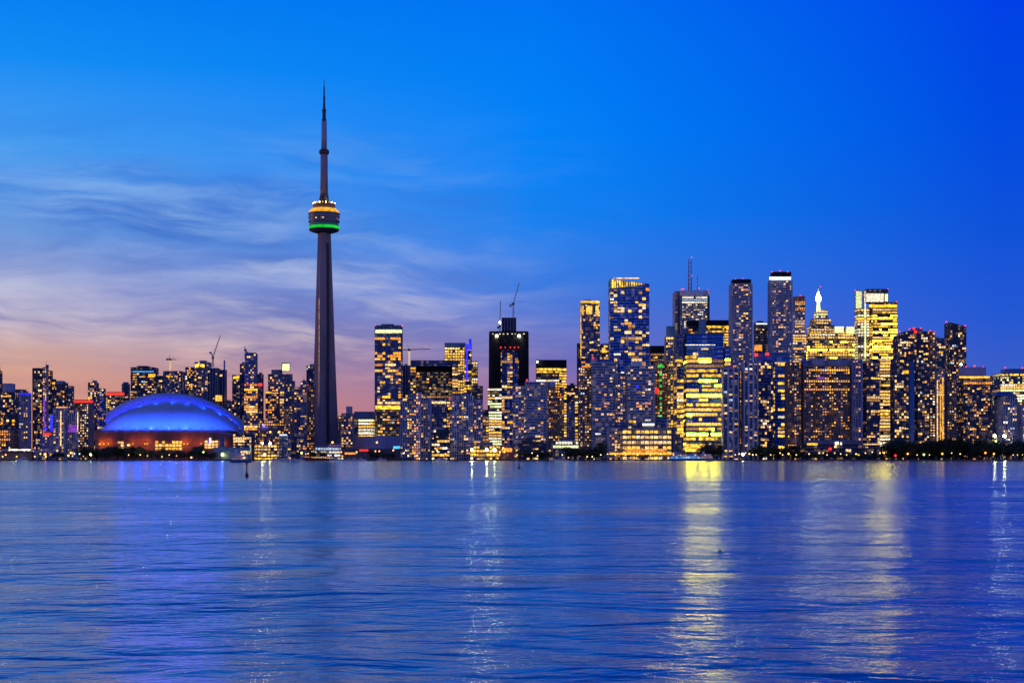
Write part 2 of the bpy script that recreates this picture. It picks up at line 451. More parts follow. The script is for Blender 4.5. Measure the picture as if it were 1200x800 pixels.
def build(b):
    D = b.D
    xs = [t['x'] for t in b.tiers]
    mx = 0.5 * (min(x[0] for x in xs) + max(x[1] for x in xs))
    ox = wx(mx, D)
    root = empty(b.name, (ox, D, GZ), 0, b.label, b.cat, b.group)
    root['kind'] = 'thing'
    panes = []
    cap = None
    for ti, t in enumerate(b.tiers):
        Dt = D + t['dy']
        x0, x1 = t['x']
        wpx = (x1 - x0) * Dt / F
        d = t['d'] if t['d'] else min(34.0, max(10.0, wpx * 0.95))
        xl, xr = fit_box(x0, x1, Dt, d)
        if xr - xl < wpx * 0.45:
            d *= 0.4; xl, xr = fit_box(x0, x1, Dt, d)
        wd = xr - xl
        zt = wz(t['y'], Dt)
        zb = GZ if t['yb'] is None else wz(t['yb'], Dt)
        H = zt - zb
        bw, pw, fh, sh, rd, rs, (ms, mp, mg) = ST[t['st']]
        fh = t.get('fh', fh); bw = t.get('bw', bw * (.68 if t['st'].startswith(('condo', 'balcony')) else 1.0)); pw *= .85; sh = t.get('sh', sh)
        plain = bw > 300
        # plan polygon (anticlockwise from above), front along y = 0
        c = t['cut']
        if c > 0:
            poly = [(0, c), (c * .3, c * .3), (c, 0), (wd - c, 0), (wd - c * .3, c * .3), (wd, c), (wd, d - c), (wd - c, d), (c, d), (0, d - c)]
        else:
            poly = [(0, 0), (wd, 0), (wd, d), (0, d)]
        edges = []
        pts_in, pts_out, pts_sl, seg = [], [], [], []
        n = len(poly)
        cx_view = 0.5 * (x0 + x1)
        for i in range(n):
            p = Vector(poly[i]); q = Vector(poly[(i + 1) % n])
            e = q - p; L = e.length; e = e / L
            nr = Vector((e.y, -e.x))
            mid_w = Vector((xl, Dt)) + (p + q) / 2
            facing = nr.dot(-mid_w.normalized())
            det = (not plain) and facing > 0.015 and L > 2.0
            pts_in.append(p); pts_out.append(p); pts_sl.append(p); seg.append(1)
            if det:
                nb = max(1, round(L / bw)); bb = L / nb
                for j in range(nb):
                    s0 = p + e * (j * bb + pw / 2); s1 = p + e * ((j + 1) * bb - pw / 2)
                    for (pt, inn, sg) in ((s0, 0, 1), (s0, 1, 0), (s1, 1, 1), (s1, 0, 1)):
                        pts_out.append(pt); pts_in.append(pt - nr * rd if inn else pt); pts_sl.append(pt - nr * rs if inn else pt); seg.append(sg)
                edges.append((p, e, nr, nb, bb, facing))
        P = len(pts_in)
        Pin = np.array([tuple(v) for v in pts_in]); Psl = np.array([tuple(v) for v in pts_sl])
        # rings upwards; floors far below anything visible stay one plain storey block
        if t['vis'] is None and t['yb'] is None:
            yv = t['y']
            while yv < 534 and not all(covered(Dt, xx, yv, -1) for xx in np.linspace(x0 + 1, x1 - 1, 9)): yv += 3
            zvis = max(zb, wz(min(yv + 14, 536), Dt))
        else: zvis = zb
        rings = [(zb, 's')]
        levels = []
        if plain:
            rings += [(zt, 's')]
        else:
            nf = max(1, round(H / fh)); ff = H / nf
            for k in range(nf):
                za = zb + k * ff; zc = za + ff
                if zc < zvis and k < nf - 1: continue
                if not levels and za > zb: rings.append((za, 's'))
                rings += [(za, 'g'), (zc - sh, 'g'), (zc - sh, 's'), (zc, 's')]
                levels.append((k, za, zc - sh))
        Vv, ringtype = [], []
        cxm, cym = wd / 2, d / 2
        slope = None
        if 'slope' in t: slope = (zt, wz(t['slope'], Dt))
        for (z, ty) in rings:
            q = Pin if ty == 'g' else Psl
            k = 1.0 + t['taper'] * (1 - (z - zb) / H)
            zz = np.full(P, z)
            xx = cxm + (q[:, 0] - cxm) * k
            if slope: zz = np.minimum(zz, slope[0] + (slope[1] - slope[0]) * np.clip(xx / wd, 0, 1))
            Vv.append(np.stack([xx, cym + (q[:, 1] - cym) * k, zz], 1)); ringtype.append(ty)
        V = np.concatenate(Vv)
        Rn = len(rings)
        a = np.arange(P); bnx = (a + 1) % P
        fac, mi = [], []
        seg = np.array(seg)
        for r in range(Rn - 1):
            fac.append(np.stack([r * P + a, r * P + bnx, (r + 1) * P + bnx, (r + 1) * P + a], 1))
            if ringtype[r] == 'g' and ringtype[r + 1] == 'g': mi.append(np.where(seg == 0, 2, 1))
            elif ringtype[r] == 's' and ringtype[r + 1] == 's': mi.append(np.where(seg == 0, 0, 1) if not plain else np.zeros(P, int))
            else: mi.append(np.zeros(P, int))
        fac = np.concatenate(fac); mi = np.concatenate(mi)
        me = bpy.data.meshes.new(t['part'])
        nF = len(fac)
        V[:, 0] += xl - ox; V[:, 1] += t['dy']; V[:, 2] -= GZ
        me.vertices.add(len(V)); me.vertices.foreach_set('co', V.astype(np.float32).ravel())
        me.loops.add(nF * 4 + P); me.polygons.add(nF + 1)
        lv = np.concatenate([fac.ravel(), (Rn - 1) * P + a])
        me.loops.foreach_set('vertex_index', lv.astype(np.int32))
        me.polygons.foreach_set('loop_start', np.concatenate([np.arange(nF) * 4, [nF * 4]]).astype(np.int32))
        me.polygons.foreach_set('material_index', np.concatenate([mi, [0]]).astype(np.int32))
        for m in (ms, mp, mg): me.materials.append(m)
        me.update(calc_edges=True)
        o = bpy.data.objects.new(t['part'], me); COL.objects.link(o); o.parent = root
        if plain: cap = o
        if t.get('plabel'): o['label'] = t['plabel']
        # lit rooms
        lit = t['lit']
        if lit and not plain:
            p_, band, pal, mode = lit.get('p', .2), lit.get('band', 0), lit.get('pal', 'condo'), lit.get('mode', '')
            names = [x[0] for x in PAL[pal]]; wts = [x[1] for x in PAL[pal]]
            y_lo, y_hi = lit.get('y', (0, 999))
            for (p, e, nr, nb, bb, facing) in edges:
                rz = math.atan2(e.y, e.x)
                front = facing > 0.8
                colb = [rng.random() for _ in range(nb)]
                ph = rng.random() * 9
                for (k, za, zc) in levels:
                    pyc = HY - ((za + zc) / 2 - CAMH) * F / Dt
                    if not (y_lo <= pyc <= y_hi): continue
                    is_band = rng.random() < band
                    bcol = rng.choices(names, wts)[0]
                    j = 0
                    while j < nb:
                        xn = (j + .5) / nb
                        if 'x' in lit and front and not (lit['x'][0] <= xn <= lit['x'][1]): j += 1; continue
                        cl = 0.55 + 0.9 * max(0, math.sin(ph + j * 0.8 + k * 0.23) * math.sin(k * 0.37 + ph * 2 + j * .11))
                        if mode == 'col': cl *= 2.2 if colb[j] > 0.72 else 0.55
                        pr = lit.get('bp', .85) if is_band else p_ * LP * cl * (1.0 if front else .7)
                        if rng.random() < pr:
                            run = 1
                            mxr = lit.get('run', 6 if is_band else (2 if rng.random() < .35 else 1))
                            while run < mxr and j + run < nb and rng.random() < (lit.get('bp', .85) if is_band else .6): run += 1
                            key = bcol if is_band and rng.random() < .75 else rng.choices(names, wts)[0]
                            ctr = p + e * ((j + run / 2) * bb) - nr * (rd - .07)
                            wwid = run * bb - pw - .15; hh = zc - za - .12
                            if not is_band and rng.random() < .6: hh *= rng.uniform(.45, .85)
                            kk = 1.0 + t['taper'] * (1 - ((za + zc) / 2 - zb) / H)
                            if key == 'blaze': hh *= .62
                            gx, gy = cxm + (ctr.x - cxm) * kk, cym + (ctr.y - cym) * kk
                            zmid = za + .08 + hh / 2
                            if slope and zmid + hh > slope[0] + (slope[1] - slope[0]) * gx / wd: j += run; continue
                            panes.append((key, (gx + xl - ox, gy + t['dy'], zmid - GZ), (wwid, .12, hh), rz, Dt, max(facing, .1)))
                            j += run
                        else: j += 1
    # the largest 100 in view are windows of their own, the rest one part
    vis, rest = [], []
    for q in panes:
        key, loc, size, rz, Dt, fc = q
        yy = D + loc[1]
        px = 600 + F * (loc[0] + ox) / yy; py = HY - (loc[2] + GZ - CAMH) * F / yy
        if covered(D, px, py, 9): continue
        if covered(D, px, py, -1) or not (-110 < px < 1310): rest.append(q)
        else: vis.append(q)
    vis.sort(key=lambda q: -(q[2][0] * q[2][2] * q[5]))
    rest += vis[100:]
    for (key, loc, size, rz, Dt, fc) in vis[:100]: pane(key, loc, size, rz, root)
    if rest:
        keys = sorted({q[0] for q in rest})
        mbv, mbf, mid_ = [], [], []
        for (key, loc, size, rz, Dt, fc) in rest:
            u = MB().box(-.5, .5, -.5, .5, -.5, .5); cs, sn = math.cos(rz), math.sin(rz); n0 = len(mbv)
            for (x, y, z) in u.v:
                x *= size[0]; y *= size[1]; z *= size[2]
                mbv.append((loc[0] + x * cs - y * sn, loc[1] + x * sn + y * cs, loc[2] + z))
            mbf += [tuple(n0 + i for i in f) for f in u.f]; mid_ += [keys.index(key)] * 6
        o = mesh_obj('window', mbv, mbf, [E[k] for k in keys], root, mid_)
        o['kind'] = 'stuff'
    # lamps and lit bands: (kind, x0, x1, y0, y1, dy)
    for L in b.lights:
        key, x0, x1, y0, y1 = L[:5]
        dy = L[5] if len(L) > 5 else -0.25
        nm = L[6] if len(L) > 6 else ('warning_light' if key == 'redlamp' else 'light_band')
        Dt = D + dy
        cx, cz = wx((x0 + x1) / 2, Dt) - ox, wz((y0 + y1) / 2, Dt) - GZ
        par = cap if nm == 'warning_light' and cap is not None else root
        pane(key, (cx, dy, cz), ((x1 - x0) * Dt / F, .4 if nm != 'warning_light' else 1.2, (y1 - y0) * Dt / F), 0, par, nm)
    # plant and rods on the highest roof, where nothing else stands on it
    top = min(b.tiers, key=lambda t: t['y'])
    if ST[top['st']][0] < 300 and 'slope' not in top and top['yb'] is None:
        Dt = D + top['dy']; x0, x1 = top['x']; zt = wz(top['y'], Dt) - GZ; wpx = x1 - x0
        a = x0 + wpx * rng.uniform(.15, .35); c = a + wpx * rng.uniform(.25, .45)
        MB().box(wx(a, Dt) - ox, wx(c, Dt) - ox, top['dy'] + 5, top['dy'] + 10, zt, zt + rng.uniform(1.8, 3.2)).build('rooftop_plant', rng.choice((GREY, SLATE, DARK)), root)
        for i in range(rng.choice((0, 1, 2))):
            xr_ = wx(x0 + wpx * rng.uniform(.2, .8), Dt) - ox
            MB().tube((xr_, top['dy'] + 7, zt), (xr_, top['dy'] + 7, zt + rng.uniform(4, 8)), .22, .12, 5).build('antenna', DARK, root)
    if b.extra: b.extra(root, ox, D)
    return root


def red(x, y, s=1.3, dy=2):
    s *= .72
    return ('redlamp', x - s / 2, x + s / 2, y - s / 2, y + s / 2, dy)


# ================================================================== the setting
def ground_mat():
    m, n, out = newmat('ground')
    t = n.node('ShaderNodeTexCoord').outputs['Object']
    c = n.ramp(n.noise(t, 0.02, 6.0, 0.6), [(0.3, (0.03, 0.032, 0.028, 1)), (0.7, (0.07, 0.066, 0.055, 1))])
    p = n.node('ShaderNodeBsdfPrincipled'); n.put(p.inputs['Base Color'], c); p.inputs['Roughness'].default_value = .9
    m.node_tree.links.new(p.outputs[0], out.inputs[0]); return m


def water_mat():
    m, n, out = newmat('harbour_water')
    t = n.node('ShaderNodeTexCoord').outputs['Object']
    def mp(sx, sy, rz=0.0, off=0.0):
        k = n.node('ShaderNodeMapping'); n.put(k.inputs[0], t); k.inputs['Scale'].default_value = (sx, sy, 1)
        k.inputs['Rotation'].default_value = (0, 0, rz); k.inputs['Location'].default_value = (off, off * .7, 0); return k.outputs[0]
    s = n.node('ShaderNodeSeparateXYZ'); n.put(s.inputs[0], t)
    # gusts: broad patches where the surface is ruffled more or less
    gust = n.noise(mp(0.045, 0.060, 0.05), 1.0, 4.0, 0.55, 0.6)
    gk = n.mr(gust, 0.34, 0.66, 0.55, 1.5)
    edge = n.noise(mp(0.006, 0.02, 0.0, 5.0), 1.0, 2.0)
    yy = n.m('ADD', s.outputs[1], n.m('MULTIPLY', n.m('SUBTRACT', edge, 0.5), 120.0))
    calm = n.mr(yy, 170, 250, 1.0, WATER['far'])                        # the sheltered water towards the quay lies flatter
    k = n.m('MULTIPLY', gk, calm)
    w1 = n.noise(mp(0.80, 1.22, 0.06), 1.0, 4.0, 0.55, 0.4)             # ripples about a metre long
    w2 = n.noise(mp(0.25, 0.36, -0.10, 9.0), 1.0, 3.0, 0.5, 0.5)        # short swell
    w3 = n.noise(mp(0.055, 0.075, 0.04, 31.0), 1.0, 2.0, 0.5, 0.4)      # slow swell
    w0 = n.noise(mp(3.0, 4.6, 0.1, 3.0), 1.0, 3.0, 0.55)                # fine ripples, near
    near = n.mr(s.outputs[1], 20, 140, 1.0, 0.0)
    h = n.m('MULTIPLY', n.m('ADD', n.m('MULTIPLY', w1, WATER['w1']), n.m('MULTIPLY', n.m('MULTIPLY', w0, WATER['w0']), near)), k)
    h = n.m('ADD', h, n.m('MULTIPLY', n.m('MULTIPLY', w2, WATER['w2']), k))
    h = n.m('ADD', h, n.m('MULTIPLY', n.m('MULTIPLY', w3, WATER['w3']), calm))
    bp = n.node('ShaderNodeBump'); bp.inputs['Distance'].default_value = 1.0; bp.inputs['Strength'].default_value = 1.0
    n.put(bp.inputs['Height'], h)
    gl = n.node('ShaderNodeBsdfGlossy'); n.put(gl.inputs['Color'], (0.70, 0.92, 1.0, 1))
    n.put(gl.inputs['Roughness'], n.m('MULTIPLY', n.mr(gust, 0.3, 0.7, 0.8, 1.2), n.mr(yy, 170, 250, WATER['rough'], WATER['rough_far'])))
    n.put(gl.inputs['Normal'], bp.outputs[0])
    df = n.node('ShaderNodeBsdfDiffuse'); n.put(df.inputs['Color'], (0.0, 0.22, 0.42, 1))
    fr_ = n.node('ShaderNodeFresnel'); fr_.inputs['IOR'].default_value = WATER['ior']; n.put(fr_.inputs['Normal'], bp.outputs[0])
    mx = n.node('ShaderNodeMixShader'); n.put(mx.inputs[0], fr_.outputs[0])
    m.node_tree.links.new(df.outputs[0], mx.inputs[1]); m.node_tree.links.new(gl.outputs[0], mx.inputs[2])
    m.node_tree.links.new(mx.outputs[0], out.inputs[0]); return m


WATER = dict(ior=1.75, far=0.32, w0=0.016, w1=0.12, w2=0.40, w3=0.85, rough=0.19, rough_far=0.13)
SHORE = 1700.0
tag(mesh_obj('harbour_water', [(-6000, -400, 0), (6000, -400, 0), (6000, SHORE + 4, 0), (-6000, SHORE + 4, 0)], [(0, 1, 2, 3)], water_mat()), kind='structure')
tag(mesh_obj('ground', [(-40000, SHORE + 3, GZ), (40000, SHORE + 3, GZ), (40000, 60000, GZ), (-40000, 60000, GZ)], [(0, 1, 2, 3)], ground_mat()), kind='structure')
tag(MB().box(-3000, 3000, SHORE, SHORE + 3, -2, GZ + 0.25).build('quay_edge_kerb', solid('quay_concrete', (0.10, 0.095, 0.09), .85)), kind='structure')
tag(mesh_obj('promenade_path', [(-3000, SHORE + 3.01, GZ + .02), (3000, SHORE + 3.01, GZ + .02), (3000, SHORE + 14, GZ + .02), (-3000, SHORE + 14, GZ + .02)], [(0, 1, 2, 3)],
             solid('paving', (0.16, 0.14, 0.12), .85)), kind='structure')

# ================================================================== buildings
CT, OT, AB = 'condo_tower', 'office_tower', 'apartment_building'
L = lambda p=.2, pal='condo', band=0, **k: dict(p=p, pal=pal, band=band, **k)

# ---- west end
Bld(CT, 'thin dark tower cut by the edge of the photo, beyond the purple-lit condos', 'apartment tower', 2000,
    [T(-12, 3, 434, 'condo_dark', lit=L(.25))])
Bld(AB, 'dark condo with a plain blue-grey penthouse, second from the edge of the photo', 'apartment tower', 1960,
    [T(1, 22, 459, 'condo_dark', lit=L(.32)), T(3, 18, 449, 'wall_lav', yb=459, dy=3, part='mechanical_penthouse'), T(18, 31, 456, 'condo_dark', dy=40, lit=L(.2))])
Bld(AB, 'black screened block above an orange-lit terrace of windows by the water', 'building', 1850,
    [T(4, 23, 486, 'office_dark', lit=L(.05)), T(-4, 20, 503, 'condo_brown', dy=-30, d=24, lit=L(.55, 'amber', .5), part='podium')],
    lights=[red(3, 519), red(13, 519)])
Bld(CT, 'grey-lilac condo with a blue light strip along its roof', 'apartment tower', 1830,
    [T(22, 37, 460, 'condo_lav', lit=L(.22))], lights=[('blue', 22.4, 36.6, 460.4, 462.6)])
Bld(CT, 'tallest dark condo at the west end, rounded top and purple lit strips', 'apartment tower', 1900,
    [T(36, 56, 431, 'condo_dark', lit=L(.34), cut=6), T(50, 57, 430, 'condo_grey', dy=-4, d=8, lit=L(.8, 'condo')), T(55.5, 62, 434, 'condo_dark', dy=6, lit=L(.35)), T(61, 66, 444, 'condo_dark', dy=10, lit=L(.25))],
    lights=[('violet', 51, 53, 466, 506, -4.6), ('blue', 58.5, 61.5, 486, 505, 5.2), ('blue', 51, 55, 500.5, 503, -4.9)])
Bld(AB, 'low pinkish tower with a red lamp on top, before the tall rounded condo', 'building', 1800,
    [T(47, 62, 508, 'condo_lav', lit=L(.35, 'amber'))], lights=[('red', 51, 60, 507, 509.5), red(48, 519), red(57, 519)])
Bld(CT, 'dark condo with a teal roof slab beside the tall rounded condo', 'apartment tower', 2000,
    [T(64, 80, 448, 'condo_dark', lit=L(.2)), T(78, 87, 452, 'condo_teal', dy=2, lit=L(.3)), T(65, 77, 446, 'wall_teal', yb=450, dy=-.6, part='roof_slab')])
Bld(CT, 'pale gridded condo washed purple, with an orange-lit spine', 'apartment tower', 1840,
    [T(62, 80, 478, 'condo_white', lit=L(.35)), T(79, 92, 480, 'condo_grid', dy=3, lit=L(.16, 'pale')), T(64, 79, 475.5, 'wall_brown', yb=478, dy=4, part='mechanical_penthouse')],
    lights=[('warm', 70.6, 71.8, 481, 522), ('orange', 66, 79, 476.5, 477.6, 3.6), ('violet', 80, 90, 498, 506, 2.6), ('warm', 90.8, 91.5, 482, 506, 2.6)])
Bld(CT, 'dark condo full of warm windows under a red-lit roof, next to the dome', 'apartment tower', 1950,
    [T(86, 110, 472, 'condo_brown', lit=L(.42, 'pale')), T(87, 108, 468, 'wall_brick', yb=472, dy=2, part='mechanical_penthouse')],
    lights=[('red', 86.5, 109, 469, 471.6, 1.2), red(95, 520), red(101, 520)])  # red band glows to imitate floodlight on the roof wall
Bld(CT, 'stepped navy tower rising behind the red-roofed condos', 'apartment tower', 2120,
    [T(103, 116, 448, 'condo_dark', lit=L(.28)), T(114, 124, 455, 'condo_dark', dy=-5, lit=L(.3))])
Bld(CT, 'small condo with a glowing red roof band just above the dome edge', 'apartment tower', 2380,
    [T(124, 146, 463, 'condo_dark', lit=L(.4, 'pale')), T(125, 145, 459, 'wall_brick', yb=463, dy=2, part='mechanical_penthouse')], lights=[('red', 124.6, 145.4, 460, 462.8, .8)])  # glowing band stands in for red floodlighting of the roof
Bld(CT, 'blue tower with a rounded roof, left of the flat-roofed glass block above the dome', 'tower', 2480,
    [T(142, 153, 449.5, 'condo_teal', cut=3, lit=L(.12)), T(144, 151, 447.5, 'wall_blue', yb=450, dy=4, part='mechanical_penthouse')])
Bld(OT, 'dark glass block with a thin flat roof plate, above the dome', 'office building', 2420,
    [T(153, 186, 430, 'office_dark', lit=L(.33, 'condo', y=(438, 480))), T(160, 176, 428.5, 'wall_dark', yb=429.4, dy=8, part='roof_slab'), T(186, 192, 440, 'condo_dark', dy=14, lit=L(.1))],
    lights=[('sky', 156, 180, 434.5, 436), ('amber', 174, 182, 438, 441)])
Bld(CT, 'dark glass slab with a slanting roofline above the dome', 'tower', 2400,
    [T(191, 217, 434.5, 'condo_steel', slope=432.6, lit=L(.2))])
Bld(CT, 'dark glass tower with a gold-lit crown box above the dome', 'tower', 2380,
    [T(217, 230, 430, 'condo_dark', lit=L(.35)), T(228, 248, 424, 'condo_steel', dy=4, lit=L(.22))],
    lights=[('gold', 228.6, 233.2, 426.5, 430, 3.4), ('gold', 234.4, 239.4, 426.5, 430, 3.4)])
Bld('unfinished_tower', 'bare concrete tower under construction with a thin spire, above the dome', 'tower', 2320,
    [T(243, 258, 431, 'raw', lit=L(.06)), T(257, 266, 433, 'raw', dy=5, lit=L(.05)), T(262, 264, 422, 'wall_grey', yb=433, dy=8, d=2, part='spire')],
    lights=[('yellow', 252.5, 260, 463, 470)])
# ---- between the dome and the tall concrete tower
Bld(CT, 'narrow black tower with an amber-lit top, right of the dome', 'tower', 2320,
    [T(272, 283, 439, 'condo_dark', lit=L(.14, 'amber')), T(281, 289, 426, 'condo_dark', dy=20, lit=L(.14))], lights=[('amber', 273.5, 280, 441, 443.5)])
Bld(CT, 'slender steel-blue tower, tallest between the dome and the concrete spire tower', 'tower', 2250,
    [T(287, 302, 414, 'condo_steel', lit=L(.12)), T(289, 301, 413, 'wall_slate', yb=414.5, dy=3, part='mechanical_penthouse')])
Bld(CT, 'wide condo with bands of orange windows in front of the steel-blue tower', 'apartment tower', 1990,
    [T(286, 305, 449, 'condo_steel', lit=L(.24, 'amber', .25)), T(301, 309, 438, 'condo_dark', dy=8, lit=L(.1)), T(305, 313, 494, 'condo_grey', dy=4, lit=L(.15))],
    lights=[red(290, 449.5, 1.6, -.8), ('redlamp', 303, 307, 449, 452, -.8, 'warning_light')])
Bld(OT, 'terraced block topped by a square yellow-white lit box', 'building', 2010,
    [T(314, 336, 438, 'condo_steel', lit=L(.3, 'amber', .22)), T(311, 329, 458, 'condo_dark', dy=-12, lit=L(.3, 'amber')), T(318, 331, 433, 'wall_slate', yb=438, dy=4, part='mechanical_penthouse'),
     T(335, 343, 438, 'condo_steel', dy=6, lit=L(.2)), T(341, 346, 446, 'condo_pale', dy=10, lit=L(.1)), T(330, 340, 425, 'wall_dark', yb=435, dy=2, d=6, part='lantern_box')],
    lights=[('lime', 330.8, 339.2, 426, 434.4, 1.6), ('redlamp', 341, 345.5, 482.5, 485.5, -2, 'warning_light')])
Bld(AB, 'mid-rise crowded with orange and yellow windows below the lit rooftop box', 'building', 1870,
    [T(304, 345, 492, 'condo_brown', lit=L(.5, 'amber')), T(330, 345, 478, 'condo_brown', dy=8, lit=L(.35, 'amber'))], lights=[('lampb', 308, 310.6, 497.6, 500.4, -.8, 'warning_light')])
Bld(CT, 'slim black tower with a few white windows, beside the shaft of the spire tower', 'tower', 2300,
    [T(359, 370, 428, 'condo_dark', lit=L(.12, 'white'))])
Bld(CT, 'grey-blue stepped condo with a brown flank, beside the foot of the spire tower', 'apartment tower', 1960,
    [T(345, 354, 453, 'condo_steel', lit=L(.2)), T(352, 361, 447, 'condo_grey', dy=-3, lit=L(.28)), T(360, 370, 452, 'condo_brown', dy=3, lit=L(.3, 'amber'))], lights=[red(361, 451, 1.4, -1)])
Bld(AB, 'dark glass cube with a white light line along its top edge, by the water', 'building', 1765,
    [T(327, 343, 508, 'curtain_dark', lit=L(.06)), T(341, 348, 511, 'condo_dark', dy=4, lit=L(.1))], lights=[('icy', 327.3, 336, 508.6, 510)])
Bld(AB, 'yellow-lit low block among the bright lamps right of the dome', 'building', 1800,
    [T(298, 329, 520, 'office_gold', lit=L(.7, 'gold', .6))])
Bld(AB, 'dark waterfront block of small warm windows just right of the dome', 'building', 1790,
    [T(273, 299, 508, 'condo_dark', lit=L(.4, 'pale', .3))])
Bld(AB, 'long low blue shed with a slim square silo beside it', 'shed', 1745,
    [T(250, 295, 524, 'wall_teal', d=14, part='shed'), T(257.5, 263.5, 510.5, 'wall_slate', dy=4, d=7, part='silo')],
    lights=[('warm', 282, 293, 528, 531.6), ('lampy', 259.6, 261.4, 531, 533, -.8, 'warning_light')])
# ---- right of the spire tower
Bld(CT, 'brown condo with a boxy roof tower, right of the spire tower', 'apartment tower', 1900,
    [T(397, 405, 487, 'condo_brown', dy=8, lit=L(.35, 'amber')), T(400, 415, 484, 'condo_grey', lit=L(.34, 'amber')), T(405.5, 413, 476, 'wall_grey', yb=484, dy=3, part='mechanical_penthouse')])
Bld(OT, 'low hall with a black roof box and a panel of yellow windows', 'hall', 1980,
    [T(414, 440, 490, 'office', lit=L(.2, 'lime', .95, x=(.3, 1), y=(488, 512))), T(415, 441, 482, 'wall_slate', yb=490, dy=-.5, part='roof_box'),
     T(414, 470, 511, 'wall_lav', dy=-60, d=50, part='podium')], lights=[('red', 421, 431, 527, 528.6, -60.6)])
Bld(OT, 'tall blue glass tower with a gold crown band and a gold waist band', 'office tower', 2000,
    [T(439, 472, 381, 'curtain_dark', lit=L(.17, 'amber', .16, y=(394, 472), bp=.45)), T(440, 470, 475, 'office', dy=-3, lit=L(.3, 'condo'), part='podium')],
    lights=[('lime', 440, 471, 386.4, 390), ('gold', 440, 470, 475, 479.4, -3.5), red(440, 381.4, 1.4, -.6), red(471.4, 381.4, 1.4, -.6)])
Bld('unfinished_tower', 'thin dark concrete frame between the gold-banded tower and the framed office', 'tower', 2150,
    [T(472, 482, 428, 'raw', lit=L(.05))])
Bld(OT, 'wide blue office with a dark framed recess under its roof', 'office building', 2060,
    [T(486, 532, 435, 'office', dy=6, lit=L(.12, 'amber', .45)), T(481, 537, 422, 'curtain_dark', yb=429, dy=0, part='roof_frame'), T(486, 532, 429, 'wall_black', yb=435.2, dy=5, part='roof_recess'),
     T(481, 488, 429, 'office', lit=L(.2, 'amber', .4)), T(530, 537, 429, 'office', lit=L(.2, 'amber', .4)), T(503, 524, 466, 'curtain_dark', dy=-30, lit=L(.12, 'amber', .15))])
Bld(OT, 'bright yellow-lit tower with a blue light fin at its corner', 'office tower', 2230,
    [T(521, 546, 406, 'office_gold', lit=L(.3, 'gold', .75)), T(521, 546, 401.5, 'wall_teal', yb=406, dy=-.3, part='roof_box'), T(544, 553, 404, 'office', dy=-3, lit=L(.3, 'gold', .3)), T(552, 560, 423, 'office_gold', dy=4, lit=L(.3, 'office', .45))],
    lights=[('blue', 546, 552.6, 403, 410, -3.6), ('blue', 549.5, 552.6, 397, 403, -3.6), ('blue', 546, 548.2, 410, 446, -3.8)])
Bld(OT, 'small dark office tucked behind the two white balcony condos', 'office building', 1990,
    [T(553, 566, 452, 'office_dark', lit=L(.08)), T(555, 573, 480, 'office_dark', dy=30, lit=L(.1))])
Bld(AB, 'narrow beige block with warm windows, left of the black screened tower', 'building', 1900,
    [T(562, 573, 487, 'office_gold', lit=L(.4, 'amber', .2))])
Bld(CT, 'white balcony grid condo below the gold-banded tower', 'apartment tower', 1790,
    [T(469, 506, 466, 'condo_grid', lit=L(.2)), T(475, 500, 462, 'condo_grid', yb=466, dy=4, lit=L(.3)), T(482.5, 493.5, 460, 'condo_grid', dy=-3, d=12, lit=L(.55, 'amber'))])
Bld(CT, 'white balcony grid condo with a blue roof box, beside the dark small office', 'apartment tower', 1785,
    [T(527, 555, 463, 'condo_grid', lit=L(.2)), T(553, 566, 468, 'condo_grid', dy=5, lit=L(.24)), T(541, 549, 460, 'wall_blue', yb=463.5, dy=2, part='mechanical_penthouse')], lights=[red(527, 466, 2, -1)])
Bld(AB, 'low warm-lit block between the two white balcony grid condos', 'building', 1775,
    [T(506, 528, 514, 'office_dark', lit=L(.45, 'pale', .3)), T(508, 526, 503, 'condo_dark', dy=20, lit=L(.3))])


def shaft_hood(root, ox, D):
    # a black wrapped hood with an open slot down the middle, strung with work lamps
    for x in (577.5, 582, 586, 590, 595, 600, 604, 608.5, 614):
        pane('lampw' if x in (582, 608.5) else 'white', (wx(x, D) - ox, -1.2, wz(391.2 if x not in (582, 608.5) else 393.6, D) - GZ), (2.0, .8, 1.2) if x not in (582, 608.5) else (3.2, 1.2, 3.2), 0, root, 'work_lamp')
    for x in (587, 592, 598, 603, 607.5):
        pane('redlamp', (wx(x, D) - ox, -.8, wz(407, D) - GZ), (1.6, .8, 1.6), 0, root, 'warning_light')


Bld('unfinished_tower', 'black shrouded tower under construction with a raw concrete core on its roof', 'tower', 2130,
    [T(573, 587, 390, 'wall_black', yb=455, taper=.06, d=40, part='shroud'), T(608, 619.5, 390, 'wall_black', yb=455, taper=.06, d=40, part='shroud'), T(573.6, 619, 388, 'wall_black', yb=409, dy=.6, d=38, part='shroud'),
     T(585, 610, 409, 'curtain', dy=6, lit=L(.22, 'amber', .4, bp=.5), part='glazed_core'), T(571.5, 588, 454, 'office', lit=L(.3, 'lime', .75), dy=1), T(607, 621, 455, 'office_dark', dy=2, lit=L(.2)),
     T(588, 605, 372, 'raw', yb=388, dy=8, d=16, part='lift_core')], extra=shaft_hood)
Bld(CT, 'wide white-slabbed condo with a stepped roof below the black shrouded tower', 'apartment tower', 1795,
    [T(601, 617, 452, 'condo_white', dy=4, lit=L(.22)), T(615, 642, 447, 'balcony', cut=5, lit=L(.14)), T(640, 661, 453, 'condo_brown', dy=6, lit=L(.3, 'amber')), T(641, 651, 447, 'wall_lav', yb=453.5, dy=9, part='mechanical_penthouse'),
     T(616, 620, 445, 'wall_lav', yb=448, dy=2, d=6, part='mechanical_penthouse')], lights=[red(617.5, 445, 1.8, 1)])
